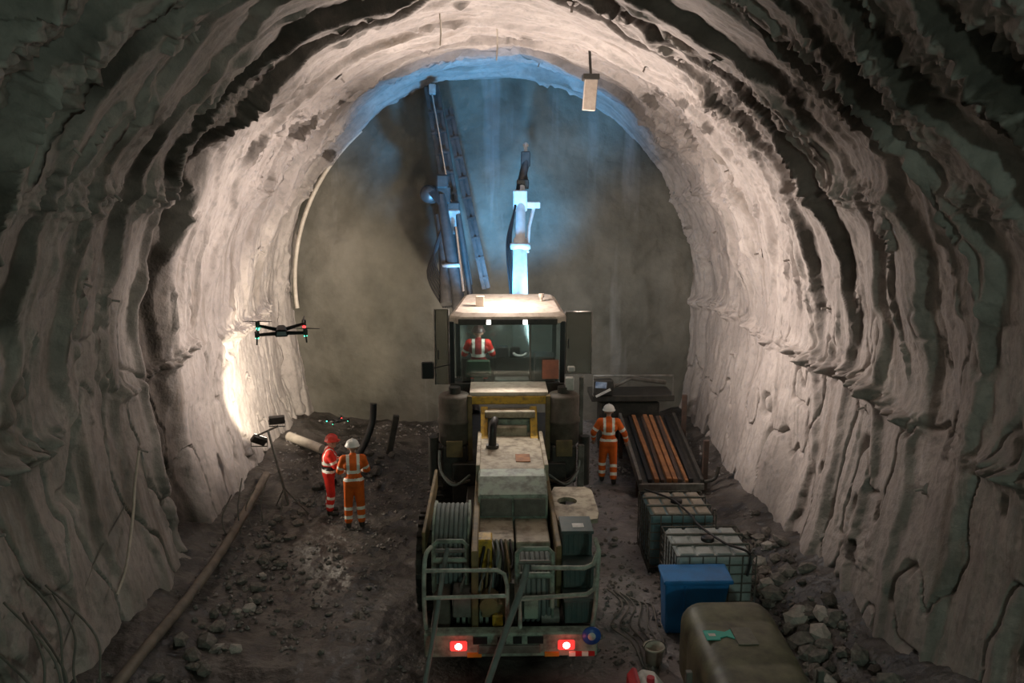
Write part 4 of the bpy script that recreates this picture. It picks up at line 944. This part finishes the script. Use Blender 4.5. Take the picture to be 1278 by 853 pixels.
# hanging things under the crown
hb = empty('hanging_box', (2.0, 17.2, 8.50), 'pale oblong sheet-metal box hanging from the crown near the face', 'box')
MB().box((1.86, 17.1, 8.50), (2.12, 17.3, 9.12), (0.05, 0.06, 0)).build('box_body', 'tin', hb, 0.01)
MB().box((1.83, 17.07, 9.1), (2.17, 17.33, 9.22)).build('box_cap', 'dark', hb, 0.01)
wp, wn = wall_point(2.05, 17.2)
MB().tube([(2.0, 17.2, 9.2), tuple(wp)], 0.03, 6).build('hanger', 'dark', hb)
for (x, y, dz, lab) in ((-0.98, 15.6, 0.55, 'short pale strap hanging from the crown left of centre'), (0.07, 16.4, 0.6, 'thin pale cord hanging from the middle of the crown')):
    wp, wn = wall_point(RT*math.asin(x/RT), y)
    solo(MB().tube(curve_pts([wp, wp + Vector((0.01, 0.1, -dz*0.5)), wp + Vector((-0.01, 0.12, -dz))], 5), 0.016, 6), 'hanging_strap', 'palepipe', tuple(wp + Vector((0, 0, -dz))), lab, 'cord')
# rock bolts: plates with a stub, parts of the lining
rnd = random.Random(3)
me_plate = MB().hexa([(-.1,-.1,0),(.1,-.1,0),(.1,.1,0),(-.1,.1,0)], [(-.05,-.05,.035),(.05,-.05,.035),(.05,.05,.035),(-.05,.05,.035)])
me_plate.tube([(0,0,0.02), (0.01,0,0.15)], 0.02, 6); bolt_me = me_plate.mesh('rock_bolt'); bolt_me.materials.append(M['shot'])
for y_ in np.arange(7.5, 22.8, 1.7):
    for s_ in (-(ARC+1.3), -(ARC-1.4), -6.2, -3.8, -1.6, 1.2, 3.6, 5.8, ARC-1.2, ARC+0.9):
        if rnd.random() < 0.6: continue
        ss_, yy_ = s_ + rnd.uniform(-.5, .5), y_ + rnd.uniform(-.5, .5)
        p_, n_v = wall_point(ss_, yy_)
        o = bpy.data.objects.new('rock_bolt', bolt_me); COL.objects.link(o); o.location = p_
        q = n_v.to_track_quat('Z', 'Y').to_euler(); o.rotation_euler = (q.x + rnd.uniform(-.3, .3), q.y + rnd.uniform(-.3, .3), q.z)
        o.parent = wall_left if ss_ < svec[i1] else (wall_right if ss_ > svec[i2] else ceiling)

# ------------------------------------------------------------------ right side: bar rack
rk = empty('bar_rack', (3.95, 18.6, fz(3.95, 18.6)), 'sloping dark steel rack for long bars beside the right wall', 'rack')
RX0, RX1 = 3.26, 4.66
def ry(t): return 17.0 + 3.1*t
def rz_(t): return 0.34 + 0.66*t
bed = MB(); bed.hexa([(RX0, ry(0), rz_(0)-.04), (RX1, ry(0), rz_(0)-.04), (RX1, ry(1), rz_(1)-.04), (RX0, ry(1), rz_(1)-.04)], [(RX0, ry(0), rz_(0)), (RX1, ry(0), rz_(0)), (RX1, ry(1), rz_(1)), (RX0, ry(1), rz_(1))])
bed.build('rack_bed', 'dark', rk)
for x in (RX0, RX1):
    MB().hexa([(x-.04, ry(0), rz_(0)-.08), (x+.04, ry(0), rz_(0)-.08), (x+.04, ry(1), rz_(1)-.08), (x-.04, ry(1), rz_(1)-.08)], [(x-.04, ry(0), rz_(0)+.14), (x+.04, ry(0), rz_(0)+.14), (x+.04, ry(1), rz_(1)+.14), (x-.04, ry(1), rz_(1)+.14)]).build('side_rail', 'grey' if x == RX0 else 'dark', rk, 0.01)
MB().box((RX0-.04, ry(0)-.06, rz_(0)-.1), (RX1+.04, ry(0)+.02, rz_(0)+.05)).build('end_rail', 'grey', rk, 0.01)
for x in (RX0, RX1):
    for t_ in (0.08, 0.92):
        MB().box((x-.05, ry(t_)-.05, fz(x, ry(t_))-.03), (x+.05, ry(t_)+.05, rz_(t_)-.05)).build('leg', 'rust_dark', rk, 0.01)
for x, y_, h_ in ((RX1+0.13, 17.3, 1.05), (RX1+0.16, 19.6, 1.5)):
    MB().box((x-.06, y_-.05, fz(x, y_)), (x+.06, y_+.05, h_+0.25)).build('stanchion', 'rust_dark', rk, 0.01)
MB().tube(curve_pts([(RX1+0.05, 17.0, 0.42), (RX1+0.28, 17.0, 0.5), (RX1+0.36, 17.0, 0.78)], 5), 0.045, 8).build('hook', 'dark', rk)
bars = [(3.50, 'black', 0.045), (3.64, 'rust', 0.05), (3.80, 'rust_dark', 0.04), (3.93, 'rust', 0.055), (4.07, 'rust', 0.05), (4.20, 'rust_dark', 0.045), (4.32, 'rust', 0.035), (4.44, 'black', 0.05)]
words = {'rust': 'rusty orange', 'rust_dark': 'dark brown', 'black': 'black'}
ords = ['first', 'second', 'third', 'fourth', 'fifth', 'sixth', 'seventh', 'eighth']
for i, (x, m_, r_) in enumerate(bars):
    j = 0.06*math.sin(i*2.3)
    a = Vector((x+j*0.3, ry(0.03), rz_(0.03)+r_)); b_ = Vector((x-j*0.6, ry(0.99+j*0.2), rz_(0.99)+r_))
    solo(MB().hexa([a + Vector(q) for q in ((-r_,0,-r_),(r_,0,-r_),(r_,0,r_),(-r_,0,r_))], [b_ + Vector(q) for q in ((-r_,0,-r_),(r_,0,-r_),(r_,0,r_),(-r_,0,r_))]),
         'steel_bar', m_, tuple(a), '%s steel bar on the sloping rack, %s from the rig side' % (words[m_], ords[i]), 'steel bar', 'steel bars on the rack', 0.008)

# dark machine parts parked at the right foot of the face
pm = empty('parked_platform', (3.6, 21.0, fz(3.6, 21.0)), 'low dark lifting platform parked at the right foot of the rock face', 'platform')
MB().box((2.55, 20.4, 1.35), (4.75, 21.4, 1.52)).build('deck', 'dark', pm, 0.02)
MB().box((2.8, 20.6, 0.25), (4.4, 21.2, 1.3)).build('undercarriage', 'dark', pm, 0.05)
MB().tube([(2.6, 20.45, 1.5), (2.6, 20.45, 2.05), (4.7, 20.45, 2.05), (4.7, 20.45, 1.5)], 0.03, 8).build('handrail', 'grey', pm)
MB().tube([(2.9, 20.5, 1.62), (3.6, 20.6, 1.95), (4.6, 20.9, 1.75)], 0.06, 8).build('lifting_arm', 'grey', pm)
MB().box((2.6, 20.3, 1.55), (3.1, 20.6, 1.95), (0, 0, 0.1)).build('equipment_box', 'dark', pm, 0.02)
MB().box((2.63, 20.26, 1.76), (2.92, 20.30, 1.92), (0, 0.1, 0.1)).build('box_panel', 'blue_led', pm)
MB().box((2.62, 20.25, 1.60), (3.05, 20.28, 1.66), (0, -0.45, 0.1)).build('box_strip', 'white', pm)
for x in (2.9, 4.2):
    MB().lathe([(0.1, -.14), (0.40, -.14), (0.44, -.1), (0.44, .1), (0.40, .14), (0.1, .14)], (x, 20.45, fz(x, 20.45)+0.42), 'x', 22).build('wheel', 'rubber', pm)

# ------------------------------------------------------------------ right side: caged tanks, blue bin, olive tank
def ibc(x0, x1, y0, y1, h, label, topm, bodm):
    zb = min(fz(x0, y0), fz(x1, y0), fz((x0+x1)/2, y0))
    t_ = empty('caged_tank', ((x0+x1)/2, (y0+y1)/2, zb), label, 'tank', 'caged liquid tanks'); zb -= 0.02
    for k in range(3):
        xx = x0 + (x1-x0-.14)*k/2; MB().box((xx, y0, zb), (xx+.14, y1, zb+.12)).build('pallet_runner', 'dark', t_, .01)
    MB().box((x0, y0, zb+.12), (x1, y1, zb+.15)).build('pallet_deck', 'dark', t_)
    MB().box((x0+.03, y0+.03, zb+.15), (x1-.03, y1-.03, h-.02)).build('bottle', bodm, t_, .07, seg=3)
    tp = MB()
    for k in range(4):
        xx = x0 + .06 + (x1-x0-.12)*k/4; tp.box((xx+.02, y0+.07, h-.05), (xx+(x1-x0-.12)/4-.02, y1-.07, h+.01))
    tp.build('tank_top', topm, t_, .02)
    MB().lathe([(.11, 0), (.11, .06), (.09, .075), (.001, .075)], ((x0+x1)/2, (y0+y1)/2, h), 'z', 18).build('filler_cap', 'black', t_)
    rr = .012
    for k in range(7):
        z_ = zb+.18 + (h-zb-.18)*k/6
        MB().tube([(x0, y0, z_), (x1, y0, z_), (x1, y1, z_), (x0, y1, z_)], rr, 6, closed=True).build('cage_ring', 'grey', t_)
    nx_ = 6
    for k in range(nx_+1):
        xx = x0 + (x1-x0)*k/nx_
        for yy in (y0, y1): MB().cyl((xx, yy, zb+.14), (xx, yy, h), rr, 6).build('cage_bar', 'grey', t_)
    for k in range(1, 6):
        yy = y0 + (y1-y0)*k/6
        for xx in (x0, x1): MB().cyl((xx, yy, zb+.14), (xx, yy, h), rr, 6).build('cage_bar', 'grey', t_)
    for yy in (y0 + (y1-y0)*.33, y0 + (y1-y0)*.67):
        MB().tube([(x0, yy, h+.03), (x1, yy, h+.03)], .02, 6).build('top_bar', 'grey', t_)
    return t_
ibc(2.80, 4.00, 13.55, 14.70, 1.12, 'caged tank with dusty beige top, the farther one, just in front of the bar rack', 'ibc_top', 'ibc_teal')
ibc(2.92, 4.22, 11.95, 13.10, 1.10, 'white caged liquid tank, the nearer one, directly behind the blue bin', 'ibc', 'ibc')
bb = empty('blue_bin', (3.15, 11.5, fz(3.15, 11.5)), 'bright blue plastic bin between the white caged tank and the olive tank', 'bin'); zb = bb.location.z - 0.02
MB().hexa([(2.68, 11.50, zb), (3.52, 11.50, zb), (3.52, 11.84, zb), (2.68, 11.84, zb)], [(2.64, 11.44, .90), (3.66, 11.44, .90), (3.66, 11.88, .94), (2.64, 11.88, .94)]).build('bin_body', 'blueplastic', bb, .03, seg=2)
MB().hexa([(2.61, 11.40, .88), (3.70, 11.40, .88), (3.70, 11.91, .93), (2.61, 11.91, .93)], [(2.61, 11.40, .95), (3.70, 11.40, .95), (3.70, 11.91, 1.0), (2.61, 11.91, 1.0)]).build('bin_lid', 'blueplastic', bb, .02)
MB().box((2.93, 11.42, .1), (2.97, 11.50, .86)).build('bin_rib', 'blueplastic', bb, .01)
ot = empty('olive_tank', (3.25, 9.3, fz(3.25, 9.3)), 'big muddy olive rounded plastic tank with teal sticker at the lower right', 'tank')
zb = ot.location.z - .02
def rrect(x0, x1, z0, z1, r_, n=6):
    out = []
    for (cx_, cz_, a0) in ((x1-r_, z1-r_, 0), (x0+r_, z1-r_, 90), (x0+r_, z0+r_, 180), (x1-r_, z0+r_, 270)):
        for i in range(n+1): a = R(a0 + 90*i/n); out.append((cx_ + r_*math.cos(a), cz_ + r_*math.sin(a)))
    return out
mb = MB(); rings = []
for (y_, k) in ((10.42, .86), (10.34, .96), (10.2, 1.0), (9.9, 1.0), (9.85, .985), (9.78, .985), (9.73, 1.0), (8.9, 1.0), (8.85, .985), (8.78, .985), (8.73, 1.0), (7.9, 1.0), (7.75, .94), (7.65, .8)):
    cxo, czo = 3.25 - (10.4-y_)*0.03, (zb + 1.2)/2
    rings.append([(cxo + (a-3.25)*k, y_, czo + (b_-czo)*k) for a, b_ in rrect(2.60, 3.90, zb, 1.22, .30)])
n_ = len(rings[0]); vs_ = [p for r_ in rings for p in r_]; fs_ = []
for i in range(len(rings)-1):
    for j in range(n_): fs_.append((i*n_+j, i*n_+(j+1) % n_, (i+1)*n_+(j+1) % n_, (i+1)*n_+j))
mb.add(vs_, fs_, True); mb.add(rings[0], [tuple(range(n_))]); mb.add(rings[-1], [tuple(range(n_-1, -1, -1))])
mb.build('tank_shell', 'olive', ot)
MB().box((3.10, 9.22, 1.222), (3.36, 9.62, 1.234)).build('label_plate', 'plate', ot)
MB().box((2.72, 9.34, 1.222), (2.90, 9.56, 1.232)).build('teal_sticker', 'sticker', ot)
mb = MB(); mb.prism([(2.90, 9.38), (3.0, 9.42), (3.09, 9.36), (3.09, 9.58), (3.0, 9.52), (2.90, 9.55)], 'z', 1.222, 1.232); mb.build('teal_sticker', 'sticker', ot)
MB().box((2.77, 9.42, 1.232), (2.86, 9.48, 1.235)).build('sticker_mark', 'white', ot)
for (x, lab) in ((2.44, 'pale steel post between the bin and the olive tank, on its left'), (4.12, 'pale steel post on the wall side of the olive tank')):
    solo(MB().box((x-.04, 9.05, fz(x, 9.1)-.02), (x+.04, 9.13, .95)), 'steel_post', 'grey', (x, 9.09, fz(x, 9.1)), lab, 'post', bevel=.01)
# red and white canister, pale bucket
cn = empty('canister', (1.95, 9.35, fz(1.95, 9.35)), 'white canister with a red side at the bottom edge, left of the olive tank', 'canister'); zb = cn.location.z
mb = MB(); mb.prism([(1.74, zb-.01), (2.22, zb-.01), (2.24, .5), (2.08, .70), (1.92, .74), (1.78, .62)], 'y', 8.9, 9.5); mb.build('canister_body', 'white', cn, .04, seg=2)
mb = MB(); mb.prism([(1.70, zb-.01), (1.745, zb-.01), (1.785, .62), (1.86, .72), (1.80, .74), (1.73, .64)], 'y', 8.88, 9.52); mb.build('red_side', 'redplastic', cn, .01)
MB().cyl((1.98, 9.2, .72), (1.98, 9.2, .80), .05, 14).build('cap', 'redplastic', cn)
bk = empty('bucket', (2.32, 10.62, fz(2.32, 10.62)), 'pale plastic bucket standing in front of the blue bin', 'bucket'); zb = bk.location.z
MB().lathe([(.10, 0), (.115, .0), (.145, .27), (.16, .27), (.16, .30), (.14, .30), (.10, .03), (.001, .03)], (2.32, 10.62, zb-.01), 'z', 22).build('bucket_body', 'palepipe', bk)
MB().tube([(2.32+.155*math.cos(a), 10.62-.04, zb+.28+.12*math.sin(a)) for a in np.linspace(0, math.pi, 12)], .006, 6).build('handle', 'grey', bk)
# ropes over the tanks and cables on the ground right of the rig
solo(MB().tube(curve_pts([(2.9, 14.65, 1.18), (3.3, 14.1, 1.20), (3.5, 13.5, 1.16), (3.55, 13.0, 1.16), (3.8, 12.3, 1.16), (4.1, 11.95, 1.14), (4.05, 11.85, .8)], 8), .02, 6), 'black_rope', 'blackhose', (3.5, 13.3, 1.1), 'black rope lying across the tops of both caged tanks', 'rope')
for i in range(6):
    x0 = 1.95 + .1*i
    solo(MB().tube(curve_pts([gp(x0, 12.9-.1*i, .02), gp(x0+.18, 12.3, .05), gp(x0-.1+.05*i, 11.7, .03), gp(x0+.12, 11.1, .06), gp(2.15+.03*i, 10.5-.05*i, .03)], 8), .014, 6), 'ground_cable', 'cable', gp(x0+.1, 12.0), 'grey cable snaking over the gravel between rig and tanks', 'cable', 'cables on the gravel')

# ------------------------------------------------------------------ rubble
def rock_mesh(seed, m_):
    r_ = random.Random(seed); bm = bmesh.new(); bmesh.ops.create_icosphere(bm, subdivisions=1, radius=1.0)
    ax = Vector((r_.uniform(.7, 1.2), r_.uniform(.6, 1.0), r_.uniform(.45, .8)))
    for v in bm.verts:
        v.co = Vector((v.co.x*ax.x, v.co.y*ax.y, v.co.z*ax.z))*r_.uniform(.75, 1.15)
    me = bpy.data.meshes.new('rock'); bm.to_mesh(me); bm.free(); me.materials.append(M[m_]); return me
rocks = {m_: [rock_mesh(i*13+7, m_) for i in range(7)] for m_ in ('rock', 'rock_dark', 'rock_pale')}
rnd = random.Random(21)
zones = [  # x range, y range, count, size range, material, label, group
    ((-5.3, -4.0), (9.5, 17.0), 70, (.06, .20), 'rock', 'grey rock in the rubble at the foot of the left wall', 'rubble by the left wall'),
    ((-4.2, -2.2), (11.0, 15.0), 30, (.05, .13), 'rock', 'broken stone lying in the mud left of the rig', 'stones left of the rig'),
    ((-4.6, -2.6), (17.6, 20.8), 45, (.08, .26), 'rock_dark', 'dark rock in the muck heap at the left foot of the face', 'muck heap by the face'),
    ((4.35, 5.35), (9.4, 14.8), 70, (.07, .26), 'rock', 'grey rock in the rubble between the tanks and the right wall', 'rubble by the right wall'),
    ((4.2, 5.4), (9.0, 15.5), 60, (.06, .22), 'rock_dark', 'dark wet rock in the rubble under the right wall', 'dark rubble by the right wall'),
    ((4.6, 5.3), (10.0, 14.0), 10, (.16, .34), 'rock_pale', 'pale lump of sprayed concrete fallen by the right wall', 'pale lumps by the right wall'),
    ((1.9, 2.7), (11.5, 15.5), 35, (.04, .09), 'rock', 'small stone on the gravel between rig and tanks', 'stones right of the rig'),
    ((-4.4, -3.3), (10.8, 13.6), 9, (.09, .17), 'rock_pale', 'pale lump lying in the mud left of the rig', 'pale lumps left of the rig'),
]
for (xr, yr, cnt, sr, m_, lab, grp) in zones:
    for i in range(cnt):
        x, y = rnd.uniform(*xr), rnd.uniform(*yr); s_ = sr[0] + (sr[1]-sr[0])*rnd.random()**2
        if abs(x+5.03) < .25+s_ and m_ != 'rock_pale': x += 0.5
        if 2.4 < x < 4.35+s_ and 7 < y < 15: x = 4.45 + s_
        o = bpy.data.objects.new('rock', rnd.choice(rocks[m_])); COL.objects.link(o)
        o.location = (x, y, fz(x, y) + s_*.22); o.scale = (s_, s_*rnd.uniform(.8, 1.2), s_*rnd.uniform(.7, 1.0)); o.rotation_euler = (rnd.uniform(-.3, .3), rnd.uniform(-.3, .3), rnd.uniform(0, 6.28))
        tag(o, lab, 'rock', grp)
# crushed gravel: nobody could count it
r2 = np.random.default_rng(5); base = np.array([(1,0,0),(-1,0,0),(0,1,0),(0,-1,0),(0,0,.8),(0,0,-.8)], float)
bf = np.array([(0,2,4),(2,1,4),(1,3,4),(3,0,4),(2,0,5),(1,2,5),(3,1,5),(0,3,5)])
NG = 11000
gxp = r2.uniform(-5.4, 5.4, NG); gyp = r2.uniform(8.2, 22.8, NG)
keep = (np.abs(gxp-.26) > 1.3) & (fbm(gxp*.8, gyp*.8, 3, 44.0) > -.15)
gxp, gyp = gxp[keep], gyp[keep]; NG = len(gxp)
sz = .012 + .045*r2.random(NG)**3; hz_ = floor_h(gxp, gyp)
vv = base[None]*sz[:, None, None]*r2.uniform(.6, 1.3, (NG, 6, 1)); an = r2.uniform(0, 6.28, NG)
vx = vv[..., 0]*np.cos(an)[:, None] - vv[..., 1]*np.sin(an)[:, None]; vy = vv[..., 0]*np.sin(an)[:, None] + vv[..., 1]*np.cos(an)[:, None]
vv = np.stack([vx + gxp[:, None], vy + gyp[:, None], vv[..., 2] + (hz_ + sz*.3)[:, None]], -1).reshape(-1, 3)
ff = (bf[None] + (np.arange(NG)*6)[:, None, None]).reshape(-1, 3)
me = bpy.data.meshes.new('gravel'); me.from_pydata(vv.tolist(), [], ff.tolist()); me.materials.append(M['gravel'])
go = bpy.data.objects.new('gravel', me); COL.objects.link(go); tag(go, 'crushed grey stone scattered over the muddy floor', 'gravel', kind='stuff')
